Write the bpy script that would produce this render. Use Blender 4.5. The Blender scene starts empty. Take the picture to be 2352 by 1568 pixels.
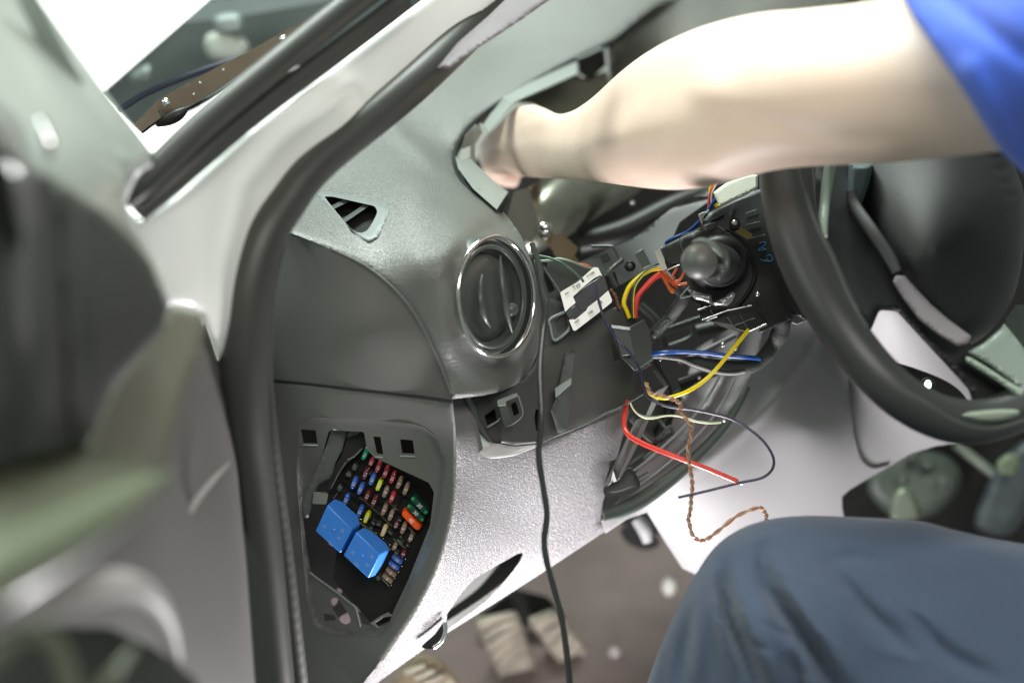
import bpy, bmesh, math, random
import numpy as np
from mathutils import Vector, Matrix
from mathutils.geometry import tessellate_polygon
random.seed(4)
scene = bpy.context.scene
COL = scene.collection
R = math.radians
# ------------------------------------------------------------------ camera
PITCH = R(35)
CAM = Vector((0, 0, 1.42))
FWD = Vector((0, math.cos(PITCH), -math.sin(PITCH)))
UP = Vector((0, math.sin(PITCH), math.cos(PITCH)))
RT = Vector((1, 0, 0))
K = 0.72 / 2352
cam = bpy.data.cameras.new('camera'); co = bpy.data.objects.new('camera', cam); COL.objects.link(co)
cam.lens = 50; cam.sensor_width = 36; cam.clip_start = 0.02; cam.clip_end = 200
co.location = CAM; co.rotation_euler = (R(90) - PITCH, 0, 0)
cam.dof.use_dof = True; cam.dof.focus_distance = 1.075; cam.dof.aperture_fstop = 2.35
scene.camera = co
def ray(x, y): return RT * ((x - 1176) * K) + UP * ((784 - y) * K) + FWD
DK = 1.0
def P(x, y, d): return CAM + ray(x, y) * (d * DK)
# ------------------------------------------------------------------ light
w = bpy.data.worlds.new('World'); scene.world = w; w.use_nodes = True
w.node_tree.nodes['Background'].inputs[0].default_value = (0.84, 0.95, 0.88, 1)
w.node_tree.nodes['Background'].inputs[1].default_value = 0.28
def lamp(name, loc, target, size, power, color):
    l = bpy.data.lights.new(name, 'AREA'); l.shape = 'RECTANGLE'; l.size = size[0]; l.size_y = size[1]; l.energy = power; l.color = color
    o = bpy.data.objects.new(name, l); COL.objects.link(o); o.location = loc
    o.rotation_euler = (Vector(target) - Vector(loc)).to_track_quat('-Z', 'Y').to_euler()
    return o
lamp('unseen_area_light', (-0.5, 2.6, 3.0), P(1100, 500, 1.1), (2.0, 0.7), 170, (0.90, 1.0, 0.94))  # unseen soft light above and beyond, added for grazing sheen on the dash
lamp('unseen_area_light', (0.35, -0.55, 2.9), P(1500, 300, 1.0), (1.6, 0.6), 37, (1.0, 0.96, 0.88))  # unseen light above and behind the camera, added to brighten the arm
lamp('unseen_area_light', (-1.9, 0.5, 2.2), P(600, 800, 0.9), (1.0, 0.6), 12, (0.86, 1.0, 0.9))  # unseen fill from the left, added to brighten pillar and door
lamp('work_lamp', P(1440, 2150, 1.12), P(1550, 1150, 1.15), (0.16, 0.10), 6.0, (1.0, 0.955, 0.98))
scene.view_settings.view_transform = 'Standard'; scene.view_settings.look = 'None'
scene.view_settings.exposure = 0.0; scene.view_settings.gamma = 1
scene.cycles.use_denoising = True
scene.cycles.max_bounces = 6
# ------------------------------------------------------------------ materials
def mat(name, col, rough=0.5, metal=0.0, grain=None, gs=0.3, var=0.0, vs=20, coat=0.0, spec=0.5, emit=0, sss=0, kind='noise', sheen=0):
    m = bpy.data.materials.new(name); m.use_nodes = True
    nt = m.node_tree; b = nt.nodes['Principled BSDF']
    b.inputs['Base Color'].default_value = (*col, 1); b.inputs['Roughness'].default_value = rough
    b.inputs['Metallic'].default_value = metal; b.inputs['Coat Weight'].default_value = coat
    b.inputs['Specular IOR Level'].default_value = spec; b.inputs['Sheen Weight'].default_value = sheen
    if emit: b.inputs['Emission Color'].default_value = (*col, 1); b.inputs['Emission Strength'].default_value = emit
    if sss: b.inputs['Subsurface Weight'].default_value = sss; b.inputs['Subsurface Radius'].default_value = (0.012, 0.005, 0.003); b.inputs['Subsurface Scale'].default_value = 1
    tc = nt.nodes.new('ShaderNodeTexCoord')
    n1 = nt.nodes.new('ShaderNodeTexNoise'); n1.inputs['Scale'].default_value = vs; n1.inputs['Detail'].default_value = 6
    nt.links.new(tc.outputs['Object'], n1.inputs['Vector'])
    if var:
        mx = nt.nodes.new('ShaderNodeMix'); mx.data_type = 'RGBA'
        mx.inputs[6].default_value = (*[c * (1 - var) for c in col], 1); mx.inputs[7].default_value = (*[min(1, c * (1 + var)) for c in col], 1)
        nt.links.new(n1.outputs['Fac'], mx.inputs[0]); nt.links.new(mx.outputs[2], b.inputs['Base Color'])
        mr = nt.nodes.new('ShaderNodeMapRange'); mr.inputs[3].default_value = max(0.02, rough * 0.85); mr.inputs[4].default_value = min(1, rough * 1.15)
        nt.links.new(n1.outputs['Fac'], mr.inputs[0]); nt.links.new(mr.outputs[0], b.inputs['Roughness'])
    if grain:
        bp = nt.nodes.new('ShaderNodeBump'); bp.inputs['Strength'].default_value = gs; bp.inputs['Distance'].default_value = 0.0005
        if kind == 'leather':
            v = nt.nodes.new('ShaderNodeTexVoronoi'); v.feature = 'DISTANCE_TO_EDGE'; v.inputs['Scale'].default_value = grain
            n2 = nt.nodes.new('ShaderNodeTexNoise'); n2.inputs['Scale'].default_value = grain * 0.6; n2.inputs['Detail'].default_value = 3
            ad = nt.nodes.new('ShaderNodeVectorMath'); ad.operation = 'MULTIPLY_ADD'; ad.inputs[1].default_value = (0.006,) * 3
            nt.links.new(tc.outputs['Object'], n2.inputs['Vector']); nt.links.new(n2.outputs['Color'], ad.inputs[0]); nt.links.new(tc.outputs['Object'], ad.inputs[2])
            nt.links.new(ad.outputs[0], v.inputs['Vector'])
            rp = nt.nodes.new('ShaderNodeMapRange'); rp.inputs[2].default_value = 0.25
            nt.links.new(v.outputs['Distance'], rp.inputs[0]); nt.links.new(rp.outputs[0], bp.inputs['Height'])
        elif kind == 'weave':
            wv = nt.nodes.new('ShaderNodeTexWave'); wv.inputs['Scale'].default_value = grain; wv.inputs['Distortion'].default_value = 1.5
            nt.links.new(tc.outputs['Object'], wv.inputs['Vector']); nt.links.new(wv.outputs['Fac'], bp.inputs['Height'])
        else:
            n2 = nt.nodes.new('ShaderNodeTexNoise'); n2.inputs['Scale'].default_value = grain; n2.inputs['Detail'].default_value = 4
            nt.links.new(tc.outputs['Object'], n2.inputs['Vector']); nt.links.new(n2.outputs['Fac'], bp.inputs['Height'])
        nt.links.new(bp.outputs['Normal'], b.inputs['Normal'])
    return m
M = {}
M['dash'] = mat('grained_dash_plastic', (0.135, 0.142, 0.130), 0.38, grain=420, gs=0.33, var=0.08, kind='leather')
M['dashend'] = mat('end_cap_plastic', (0.115, 0.117, 0.106), 0.42, grain=900, gs=0.25, var=0.06)
M['leather'] = mat('coarse_grain_plastic', (0.165, 0.16, 0.163), 0.42, grain=450, gs=0.5, var=0.08, kind='leather')
M['trim'] = mat('smooth_grey_trim', (0.24, 0.235, 0.237), 0.5, grain=700, gs=0.12, var=0.05)
M['black'] = mat('black_plastic', (0.012, 0.013, 0.012), 0.42, grain=900, gs=0.1, var=0.1, spec=0.3)
M['cover'] = mat('dark_cover_plastic', (0.045, 0.046, 0.040), 0.5, grain=900, gs=0.15, var=0.1)
M['satin'] = mat('satin_dark_plastic', (0.075, 0.085, 0.078), 0.33, var=0.08, grain=700, gs=0.08)
M['pit'] = mat('dark_cavity_black', (0.008, 0.008, 0.007), 0.95, grain=120, gs=0.5, var=0.4)
M['rubber'] = mat('seal_rubber', (0.040, 0.042, 0.036), 0.46, var=0.12, grain=500, gs=0.15)
M['ribrubber'] = mat('ribbed_rubber', (0.038, 0.040, 0.035), 0.6, var=0.1)
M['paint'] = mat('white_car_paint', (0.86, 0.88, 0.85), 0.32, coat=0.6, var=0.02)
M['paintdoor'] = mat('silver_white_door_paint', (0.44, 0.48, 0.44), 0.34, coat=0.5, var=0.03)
M['chrome'] = mat('chrome', (0.75, 0.74, 0.72), 0.12, metal=1)
M['alu'] = mat('dull_aluminium', (0.30, 0.31, 0.25), 0.30, metal=.85, var=0.3, vs=40, grain=80, gs=0.3)
M['zinc'] = mat('zinc_steel', (0.55, 0.55, 0.5), 0.3, metal=1, var=0.15)
M['brown'] = mat('brown_bracket_steel', (0.20, 0.165, 0.12), 0.5, metal=0.3, var=0.25, grain=200, gs=0.3)
M['framegrey'] = mat('sage_grey_frame_plastic', (0.25, 0.28, 0.26), 0.35, var=0.1, grain=500, gs=0.1)
M['doorgrey'] = mat('warm_grey_door_card', (0.15, 0.142, 0.138), 0.6, var=0.06)
M['dooranth'] = mat('anthracite_door_plastic', (0.033, 0.036, 0.030), 0.6, var=0.1)
M['doorolive'] = mat('olive_grey_door_plastic', (0.13, 0.15, 0.10), 0.3, var=0.08)
M['skin'] = mat('fair_skin', (0.80, 0.62, 0.50), 0.5, grain=350, gs=0.4, var=0.13, vs=22, sss=0.12)
M['shirt'] = mat('royal_blue_cotton', (0.06, 0.15, 0.74), 0.8, grain=1500, gs=0.3, var=0.08, sheen=0.3)
M['trousers'] = mat('slate_blue_twill', (0.046, 0.068, 0.114), 0.85, grain=1800, gs=0.4, var=0.10, vs=30, kind='noise', sheen=0.2)
M['wheel'] = mat('steering_wheel_polyurethane', (0.040, 0.042, 0.040), 0.42, grain=1200, gs=0.15, var=0.08)
M['hub'] = mat('airbag_cover_plastic', (0.012, 0.013, 0.013), 0.5, grain=1300, gs=0.2, var=0.1)
M['lilac'] = mat('brushed_lilac_trim', (0.20, 0.18, 0.19), 0.4, var=0.1)
M['carpet'] = mat('footwell_carpet', (0.115, 0.086, 0.080), 0.95, grain=350, gs=1.0, var=0.35, vs=18)
M['concrete'] = mat('workshop_concrete', (0.22, 0.22, 0.2), 0.8, grain=50, gs=0.4, var=0.2, vs=5)
M['pedal'] = mat('worn_pedal_rubber', (0.28, 0.25, 0.20), 0.55, var=0.75, vs=45, grain=200, gs=0.5)
M['foam'] = mat('white_foam', (0.74, 0.77, 0.66), 0.9, grain=500, gs=0.15, var=0.08, vs=400)
M['sticker'] = mat('white_sticker', (0.72, 0.70, 0.68), 0.5, var=0.04)
M['ink'] = mat('black_ink', (0.03, 0.03, 0.03), 0.6)
M['blueink'] = mat('blue_paint_marker', (0.03, 0.18, 0.40), 0.6)
M['white'] = mat('white_print', (0.75, 0.75, 0.75), 0.5)
M['offwhite'] = mat('off_white_tab', (0.50, 0.50, 0.45), 0.5, var=0.04)
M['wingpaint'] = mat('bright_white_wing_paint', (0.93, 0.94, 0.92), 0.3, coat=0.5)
M['glow'] = mat('overexposed_glow', (1.0, 1.0, 0.99), 0.5, emit=2.2)
M['led'] = mat('lit_indicator', (0.75, 1.0, 0.70), 0.3, emit=4)
M['tape'] = mat('cloth_loom_tape', (0.028, 0.032, 0.028), 0.75, grain=500, gs=1.0, var=0.3, vs=200)
M['braid'] = mat('braided_sleeve', (0.035, 0.045, 0.035), 0.5, grain=420, gs=1.6, var=0.5, vs=500, kind='leather')
M['relay'] = mat('blue_relay_plastic', (0.035, 0.19, 0.62), 0.35, var=0.05, grain=500, gs=0.08)
M['clear'] = mat('smoked_clear_box', (0.05, 0.05, 0.055), 0.15, var=0.2)
M['amber'] = mat('amber_plastic', (0.20, 0.15, 0.05), 0.5, var=0.1)
M['tan2'] = mat('yellow_passivated_steel', (0.12, 0.085, 0.035), 0.5, metal=0.2, var=0.2)
WIRE = {'yellow': (0.85, 0.66, 0.0), 'blue': (0.008, 0.06, 0.26), 'red': (0.72, 0.045, 0.03), 'orange': (0.55, 0.10, 0.02), 'black': (0.025, 0.03, 0.028),
        'violet': (0.022, 0.018, 0.055), 'grey': (0.20, 0.24, 0.24), 'green': (0.03, 0.30, 0.05), 'brown': (0.36, 0.17, 0.09), 'tan': (0.42, 0.30, 0.20),
        'darkgreen': (0.03, 0.07, 0.045), 'pale': (0.62, 0.66, 0.42), 'white': (0.7, 0.7, 0.68), 'sage': (0.22, 0.28, 0.22)}
for k, c in WIRE.items(): M['w_' + k] = mat(k + '_wire_insulation', c, 0.28, spec=0.6, var=0.03)
# ------------------------------------------------------------------ helpers
def cv(ox, oy, s, pts): return [(ox + s * p[0], oy + s * p[1], *p[2:]) for p in pts]
def cA(*p): return cv(0, 0, .3418, p)
def cB(*p): return cv(574.2, 0, .3418, p)
def cC(*p): return cv(976.1, 516.8, .1953, p)
def c4(*p): return cv(1205.8, 574.2, .1953, p)
def cE(*p): return cv(1435.5, 402, .1953, p)
def c6(*p): return cv(1378.1, 689, .1953, p)
def c7(*p): return cv(1320.7, 861.3, .2197, p)
def cG(*p): return cv(861.3, 1091, .3174, p)
def cW(*p): return cv(1722.6, 344.5, .2676, p)
def cW2(*p): return cv(1722.6, 746.5, .2676, p)
def cT(*p): return cv(964.7, 826.9, .4687, p)
def c1(*p): return cv(631.6, 947.4, .17104, p)
def c2(*p): return cv(631.6, 1177.1, .17104, p)
def cI(*p): return cv(1022.1, 86.1, .1953, p)
def cJ(*p): return cv(1091, 373.2, .1953, p)
def cK(*p): return cv(976.1, 803.9, .1953, p)
def thing(name, label, cat, loc, group=None):
    o = bpy.data.objects.new(name, None); COL.objects.link(o); o.location = loc; o.empty_display_size = 0.02
    o['label'] = label; o['category'] = cat
    if group: o['group'] = group
    return o
def tag(o, label, cat, group=None):
    o['label'] = label; o['category'] = cat
    if group: o['group'] = group
    return o
def struct(o, kind='structure'): o['kind'] = kind; return o
def mk(name, verts, faces, m, parent=None, smooth=True, angle=38, bevel=0):
    me = bpy.data.meshes.new(name); me.from_pydata([tuple(v) for v in verts], [], faces); me.validate()
    bm = bmesh.new(); bm.from_mesh(me); bmesh.ops.recalc_face_normals(bm, faces=bm.faces); bm.to_mesh(me); bm.free()
    if smooth:
        me.polygons.foreach_set('use_smooth', [True] * len(me.polygons)); me.set_sharp_from_angle(angle=R(angle))
    me.materials.append(m if not isinstance(m, str) else M[m])
    o = bpy.data.objects.new(name, me); COL.objects.link(o)
    if bevel:
        b = o.modifiers.new('bevel', 'BEVEL'); b.width = bevel; b.segments = 2; b.limit_method = 'ANGLE'; b.angle_limit = R(40); b.harden_normals = False
    if parent:
        o.parent = parent; 
        pl = Vector(); q = parent
        while q: pl += q.location; q = q.parent
        o.location = -pl
    return o
def part(o, parent):
    o.parent = parent; pl = Vector(); q = parent
    while q: pl += q.location; q = q.parent
    o.location = -pl
    return o
class TPS:
    """smooth surface through (x, y, depth) samples; affine in 1/depth, so three samples give a true plane"""
    def __init__(s, pts):
        a = np.array([p[:3] for p in pts], float); s.xy = a[:, :2] / 500; n = len(a); s.n = n
        if n < 4:
            A = np.c_[np.ones(n), s.xy]; s.w = np.zeros(n); s.c = np.linalg.solve(A, 1 / a[:, 2]); return
        Km = s.k(s.xy, s.xy) + np.eye(n) * 1e-4; Q = np.c_[np.ones(n), s.xy]
        L = np.block([[Km, Q], [Q.T, np.zeros((3, 3))]]); r = np.linalg.solve(L, np.r_[1 / a[:, 2], 0, 0, 0]); s.w = r[:n]; s.c = r[n:]
    def k(s, a, b):
        r2 = ((a[:, None] - b[None]) ** 2).sum(2); return np.where(r2 > 0, r2 * np.log(r2 + 1e-12) * 0.5, 0)
    def __call__(s, xy):
        q = np.asarray(xy, float).reshape(-1, 2) / 500
        return 1 / (np.c_[np.ones(len(q)), q] @ s.c + s.k(q, s.xy) @ s.w)
    def one(s, x, y): return float(s([(x, y)])[0])
    def at(s, x, y, h=0): return P(x, y, s.one(x, y) - h)
def flat(d): return TPS([(0, 0, d), (2352, 0, d), (0, 1568, d)])
def cat(pts, n=8, closed=False):
    p = np.array(pts, float); N = len(p); out = []
    rng = range(N if closed else N - 1)
    for i in rng:
        a, b = p[i], p[(i + 1) % N]
        z = p[(i - 1) % N] if closed or i > 0 else 2 * a - b
        c = p[(i + 2) % N] if closed or i < N - 2 else 2 * b - a
        for k in range(n):
            t = k / n; out.append(0.5 * ((2 * a) + (b - z) * t + (2 * z - 5 * a + 4 * b - c) * t * t + (3 * a - z - 3 * b + c) * t ** 3))
    if not closed: out.append(p[-1])
    return [tuple(q) for q in out]
def sm(pts, n=6): return cat([p[:2] for p in pts], n, True)
def rnd(pts, r=6, n=4):
    """polygon with rounded corners of radius r px"""
    out = []; N = len(pts)
    for i in range(N):
        a = Vector(pts[i - 1][:2]); b = Vector(pts[i][:2]); c = Vector(pts[(i + 1) % N][:2])
        l1 = (a - b).length; l2 = (c - b).length; q = min(r, l1 * .45, l2 * .45)
        s = b + (a - b) / max(l1, 1e-6) * q; e = b + (c - b) / max(l2, 1e-6) * q
        for k in range(n + 1):
            t = k / n; out.append(tuple((1 - t) ** 2 * s + 2 * t * (1 - t) * b + t * t * e))
    return out
def dist_poly(xy, poly):
    q = np.array([p[:2] for p in poly]); a = q; b = np.roll(q, -1, 0); best = np.full(len(xy), 1e9)
    for i in range(len(a)):
        ab = b[i] - a[i]; t = np.clip(((xy - a[i]) @ ab) / max(ab @ ab, 1e-9), 0, 1)
        best = np.minimum(best, np.hypot(*(xy - (a[i] + t[:, None] * ab)).T))
    return best
def dist_line(xy, line):
    q = np.array([p[:2] for p in line], float); best = np.full(len(xy), 1e9)
    for i in range(len(q) - 1):
        ab = q[i + 1] - q[i]; t = np.clip(((xy - q[i]) @ ab) / max(ab @ ab, 1e-9), 0, 1)
        best = np.minimum(best, np.hypot(*(xy - (q[i] + t[:, None] * ab)).T))
    return best
def sheet(name, outline, S, m, parent=None, holes=(), thick=.0025, step=16, roundw=0, roundd=0, disp=None, pillow=False, bevel=0, angle=38, lift=0):
    loops = [[tuple(p[:2]) for p in outline]] + [[tuple(p[:2]) for p in h] for h in holes]
    tris = tessellate_polygon([[Vector((p[0], p[1], 0)) for p in l] for l in loops])
    flatp = [p for l in loops for p in l]
    bm = bmesh.new(); vs = [bm.verts.new((p[0], p[1], 0)) for p in flatp]
    for t in tris:
        try: bm.faces.new([vs[i] for i in t])
        except ValueError: pass
    if roundw:
        for q in (.08, .14, .2, .28):
            try: bmesh.ops.inset_region(bm, faces=bm.faces[:], thickness=min(roundw, 30) * q, use_boundary=True, use_even_offset=False)
            except Exception: pass
    xs = [p[0] for p in loops[0]]; ys = [p[1] for p in loops[0]]
    if step:
        for ax, lo, hi in ((0, min(xs), max(xs)), (1, min(ys), max(ys))):
            n = int((hi - lo) / step)
            for i in range(1, n + 1):
                v = lo + i * (hi - lo) / (n + 1); co_ = [0, 0, 0]; no = [0, 0, 0]; co_[ax] = v; no[ax] = 1
                bmesh.ops.bisect_plane(bm, geom=bm.verts[:] + bm.edges[:] + bm.faces[:], dist=1e-4, plane_co=co_, plane_no=no)
    bm.verts.ensure_lookup_table(); bm.verts.index_update()
    xy = np.array([(v.co.x, v.co.y) for v in bm.verts]); d = S(xy) - lift; back = None
    rr = 0
    if roundw:
        t = np.clip(dist_poly(xy, loops[0]) / roundw, 0, 1); rr = (1 - np.sqrt(np.clip(1 - (1 - t) ** 2, 0, 1))) if pillow or roundw > 30 else (1 - t) ** 2.2
    if pillow: front = d + roundd * rr; bk = d + 2 * roundd + thick - roundd * rr
    else: front = d + roundd * rr; bk = front + thick
    if disp is not None: front = front + disp(xy)
    n = len(xy); V = [P(xy[i, 0], xy[i, 1], front[i]) for i in range(n)] + [P(xy[i, 0], xy[i, 1], max(bk[i], front[i] + 1e-4)) for i in range(n)]
    F = []
    bmesh.ops.triangulate(bm, faces=[f for f in bm.faces if len(f.verts) > 4], ngon_method='BEAUTY')
    for f in bm.faces:
        ix = [v.index for v in f.verts]; F.append(ix); F.append([i + n for i in reversed(ix)])
    for e in bm.edges:
        if len(e.link_faces) == 1:
            a, b = e.verts[0].index, e.verts[1].index; F.append([a, b, b + n, a + n])
    bm.free()
    return mk(name, V, F, m, parent, angle=angle, bevel=bevel)
def sweep(path, rad, ns=12, flatn=1.0, cap=True, twist=0, rib=None, updir=None):
    """tube along world points; rad scalar or list; flatn squeezes it along the view direction"""
    p = [Vector(q) for q in path]; n = len(p); V = []; F = []
    rs = rad if isinstance(rad, (list, tuple, np.ndarray)) else [rad] * n
    for i in range(n):
        t = (p[min(i + 1, n - 1)] - p[max(i - 1, 0)]).normalized()
        vd = (p[i] - CAM).normalized() if updir is None else Vector(updir)
        a = t.cross(vd); a = a.normalized() if a.length > 1e-3 else t.orthogonal().normalized(); b = a.cross(t).normalized()
        r = rs[i] * (rib(i) if rib else 1)
        for k in range(ns):
            g = 2 * math.pi * k / ns + twist; V.append(p[i] + a * (r * math.cos(g)) + b * (r * flatn * math.sin(g)))
    for i in range(n - 1):
        for k in range(ns): F.append([i * ns + k, i * ns + (k + 1) % ns, (i + 1) * ns + (k + 1) % ns, (i + 1) * ns + k])
    if cap: F.append(list(range(ns))[::-1]); F.append([(n - 1) * ns + k for k in range(ns)])
    return V, F
def tube(name, pts, rpx, m, parent=None, n=6, ns=12, flatn=1.0, rib=None, closed=False):
    """pts (x,y,d[,rpx]); radius given in photo pixels at that depth"""
    q = [(*p[:3], p[3] if len(p) > 3 else rpx) for p in pts]; c = cat(q, n)
    V, F = sweep([P(a[0], a[1], a[2]) for a in c], [a[3] * K * a[2] for a in c], ns, flatn, rib=rib)
    return mk(name, V, F, m, parent, angle=60)
def wire(name, pts, r, m, label, **k):
    o = tube(name, pts, r, m, **k); return tag(o, label, 'wire')
def join(name, parts_, m, parent=None, angle=38, bevel=0):
    V = []; F = []
    for v, f in parts_:
        o = len(V); V += list(v); F += [[i + o for i in g] for g in f]
    return mk(name, V, F, m, parent, angle=angle, bevel=bevel)
def box_vf(o, ax, ay, az, sx, sy, sz):
    V = [o + ax * (i * sx / 2) + ay * (j * sy / 2) + az * (k * sz / 2) for i in (-1, 1) for j in (-1, 1) for k in (-1, 1)]
    return V, [[0, 1, 3, 2], [4, 6, 7, 5], [0, 4, 5, 1], [2, 3, 7, 6], [0, 2, 6, 4], [1, 5, 7, 3]]
def poly3(name, verts, faces, m, parent=None, bevel=.0006):
    return mk(name, [P(*v) for v in verts], faces, m, parent, bevel=bevel)
def ball(name, c, r, m, parent=None, seg=20, scale=(1, 1, 1)):
    bm = bmesh.new(); bmesh.ops.create_uvsphere(bm, u_segments=seg, v_segments=seg // 2 + 2, radius=r)
    V = [Vector((v.co.x * scale[0], v.co.y * scale[1], v.co.z * scale[2])) + c for v in bm.verts]; F = [[v.index for v in f.verts] for f in bm.faces]; bm.free()
    return mk(name, V, F, m, parent)
def disc(name, x, y, d, rpx, m, parent=None, h=.003, ns=18, dome=0.4):
    """screw or button head facing the camera"""
    c = P(x, y, d); n = -ray(x, y).normalized(); a = n.orthogonal().normalized(); b = n.cross(a); r = rpx * K * d; V = []; F = []
    rings = [(1, 0), (1, h * .7), (.85, h), (.45, h + r * dome * .4), (0.02, h + r * dome * .5)]
    for s, z in rings:
        for k in range(ns): g = 2 * math.pi * k / ns; V.append(c + (a * math.cos(g) + b * math.sin(g)) * r * s + n * z)
    for i in range(len(rings) - 1):
        for k in range(ns): F.append([i * ns + k, i * ns + (k + 1) % ns, (i + 1) * ns + (k + 1) % ns, (i + 1) * ns + k])
    F.append(list(range(ns))); F.append([4 * ns + k for k in range(ns)])
    return mk(name, V, F, m, parent, angle=50)
FONT = {}
def text_mesh(s, size):
    if (s, size) in FONT: return FONT[(s, size)]
    c = bpy.data.curves.new('marking', 'FONT'); c.body = s; c.size = size; c.align_x = 'CENTER'; c.align_y = 'CENTER'; c.extrude = 0.00008
    o = bpy.data.objects.new('marking', c); COL.objects.link(o); dg = bpy.context.evaluated_depsgraph_get(); dg.update()
    me = bpy.data.meshes.new_from_object(o.evaluated_get(dg)); bpy.data.objects.remove(o)
    V = [v.co.copy() for v in me.vertices]; F = [list(p.vertices) for p in me.polygons]
    FONT[(s, size)] = (V, F); return FONT[(s, size)]
def text_on(name, s, S, x, y, dx, dy, size, m, parent, lift=.0006):
    """text lying on surface S, reading along the photo direction (dx,dy)"""
    o = S.at(x, y, lift); ex = (S.at(x + dx, y + dy, lift) - o).normalized(); t = (S.at(x + dy, y - dx, lift) - o)
    n = ex.cross(t).normalized(); ey = n.cross(ex)
    V, F = text_mesh(s, size)
    return mk(name, [o + ex * v.x + ey * v.y + n * v.z for v in V], F, m, parent, smooth=False)
# ================================================================== CAR BODY round the door opening
floor = sheet('workshop_floor', [(-900, -700), (3300, -700), (3300, 2400), (-900, 2400)], TPS([(0, 0, 3.2), (2352, 0, 3.2), (1176, 1568, 1.95)]), M['concrete'], step=0, thick=.05)
struct(floor)
body = thing('car', 'white car body round the open driver door, with windscreen pillar and rubber seals', 'car', P(560, 1500, 1.0))
# windscreen pillar, painted
Sp = TPS([(980, 0, .985), (600, 330, .90), (345, 530, .85), (1110, 30, 1.00), (690, 370, .925), (560, 560, .90), (500, 820, .90), (450, 640, .872), (840, 170, .955), (390, 700, .855), (770, 240, .93)])
pil = [(1010, -30), (564, 308), (410, 444), (315, 506), (350, 600), (372, 690), (384, 706), (400, 700), (440, 706), (462, 720), (480, 765), (500, 828), (520, 800), (560, 700), (600, 560), (720, 400), (940, 210), (1180, -30)]
def pil_d(xy):
    l = dist_line(xy, cA((2352, 560), (1900, 930), (1640, 1240), (1560, 1567)) + [(505, 640), (498, 760)])
    return -.003 * np.exp(-(l / 22) ** 2)
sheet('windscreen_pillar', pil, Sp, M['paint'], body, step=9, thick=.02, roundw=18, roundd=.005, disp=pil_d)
# two-lobed windscreen seal
tube('windscreen_seal', [(900, -60, .955, 33), (785, 26, .93, 33), (579, 193, .885, 33), (470, 284, .862, 34), (378, 372, .845, 34), (325, 428, .835, 28), (293, 470, .832, 10)], 33, M['rubber'], body, ns=20)
tube('windscreen_seal_lip', [(930, 0, .965, 24), (819, 85, .94, 25), (596, 252, .892, 26), (480, 350, .865, 26), (385, 432, .85, 26), (318, 492, .843, 22)], 24, M['rubber'], body, ns=18, flatn=.7)
tube('seal_corner_clip', [(345, 372, .81, 10), (312, 388, .812, 14), (292, 425, .815, 12), (284, 462, .82, 7)], 12, M['paint'], body)
# main door seal
tube('door_seal', [(1190, -60, 1.03, 40), (1120, 30, 1.015, 40), (940, 203, .975, 42), (735, 372, .935, 43), (655, 470, .92, 46), (608, 545, .912, 50), (578, 640, .91, 54), (566, 730, .912, 55), (562, 840, .918, 55), (568, 960, .928, 50), (584, 1100, .945, 47), (606, 1300, .965, 46), (632, 1600, .99, 47)], 45, M['rubber'], body, ns=28, n=10)
tube('seal_ribbed_lip', [(650, 560, .95, 9), (618, 690, .952, 13), (610, 860, .958, 17), (621, 1000, .965, 19), (644, 1200, .985, 21), (667, 1400, 1.0, 22), (690, 1600, 1.02, 22)], 16, M['ribrubber'], body, ns=16, n=26, rib=lambda i: 1 + .02 * math.sin(i * 1.9))
sheet('seal_highlight', [(1005, 156), (1052, 98), (1121, 38), (1172, -12), (1290, -40), (1262, 0), (1206, 40), (1155, 74), (1087, 118), (1032, 158)], TPS([(1018, 147, .95), (1250, 0, 1.0), (1172, 0, 1.0), (1120, 90, .96)]), mat('mauve_seal_highlight', (.13, .11, .12), .6, var=.1), body, step=8, thick=.02, roundw=8, roundd=.003)  # mauve strip paints the pinkish highlight on the door seal tube
sheet('door_jamb', [(380, 1000), (470, 740), (500, 830), (575, 640), (640, 520), (760, 520), (760, 1640), (380, 1640)], TPS([(470, 740, 1.04), (760, 600, 1.22), (500, 1600, 1.12)]), M['dooranth'], body, step=0, thick=.02)
# windscreen glass edge and what is seen in the scuttle beyond it
sheet('scuttle_panel', [(226, 216), (482, -8), (1140, -60), (1060, 40), (900, 170), (780, 240), (720, 180), (645, 130), (548, 195), (455, 252), (380, 285), (318, 306), (300, 290)], TPS([(240, 205, 1.62), (475, 0, 1.7), (1100, 0, 1.8), (500, 230, 1.55), (900, 170, 1.6)]), mat('oily_scuttle_metal', (.030, .036, .034), .85, var=.9, vs=9, spec=.1), body, step=20, thick=.01)
sheet('bonnet_seal', cA((2600, -120), (1400, 0), (1330, 60), (1230, 150), (1500, 130), (1900, 60), (2400, -30)), flat(1.52), mat('pale_blue_grey_cowl', (.16, .2, .2), .5, var=.2), body, step=12, thick=.01)
tube('cowl_edge', cA((800, 740, 1.14), (1000, 620, 1.16), (1350, 480, 1.2), (1800, 330, 1.24), (2240, 130, 1.28)), 8, mat('dark_blue_rubber', (.035, .045, .075), .5, var=.1), body)
sheet('wing_panel', [(60, -80), (565, -80), (475, 0), (360, 102), (239, 206), (120, 330), (20, 300)], TPS([(240, 205, 1.10), (475, 0, 1.20), (87, 0, 1.20)]), M['wingpaint'], body, step=0, thick=.004)
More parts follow.
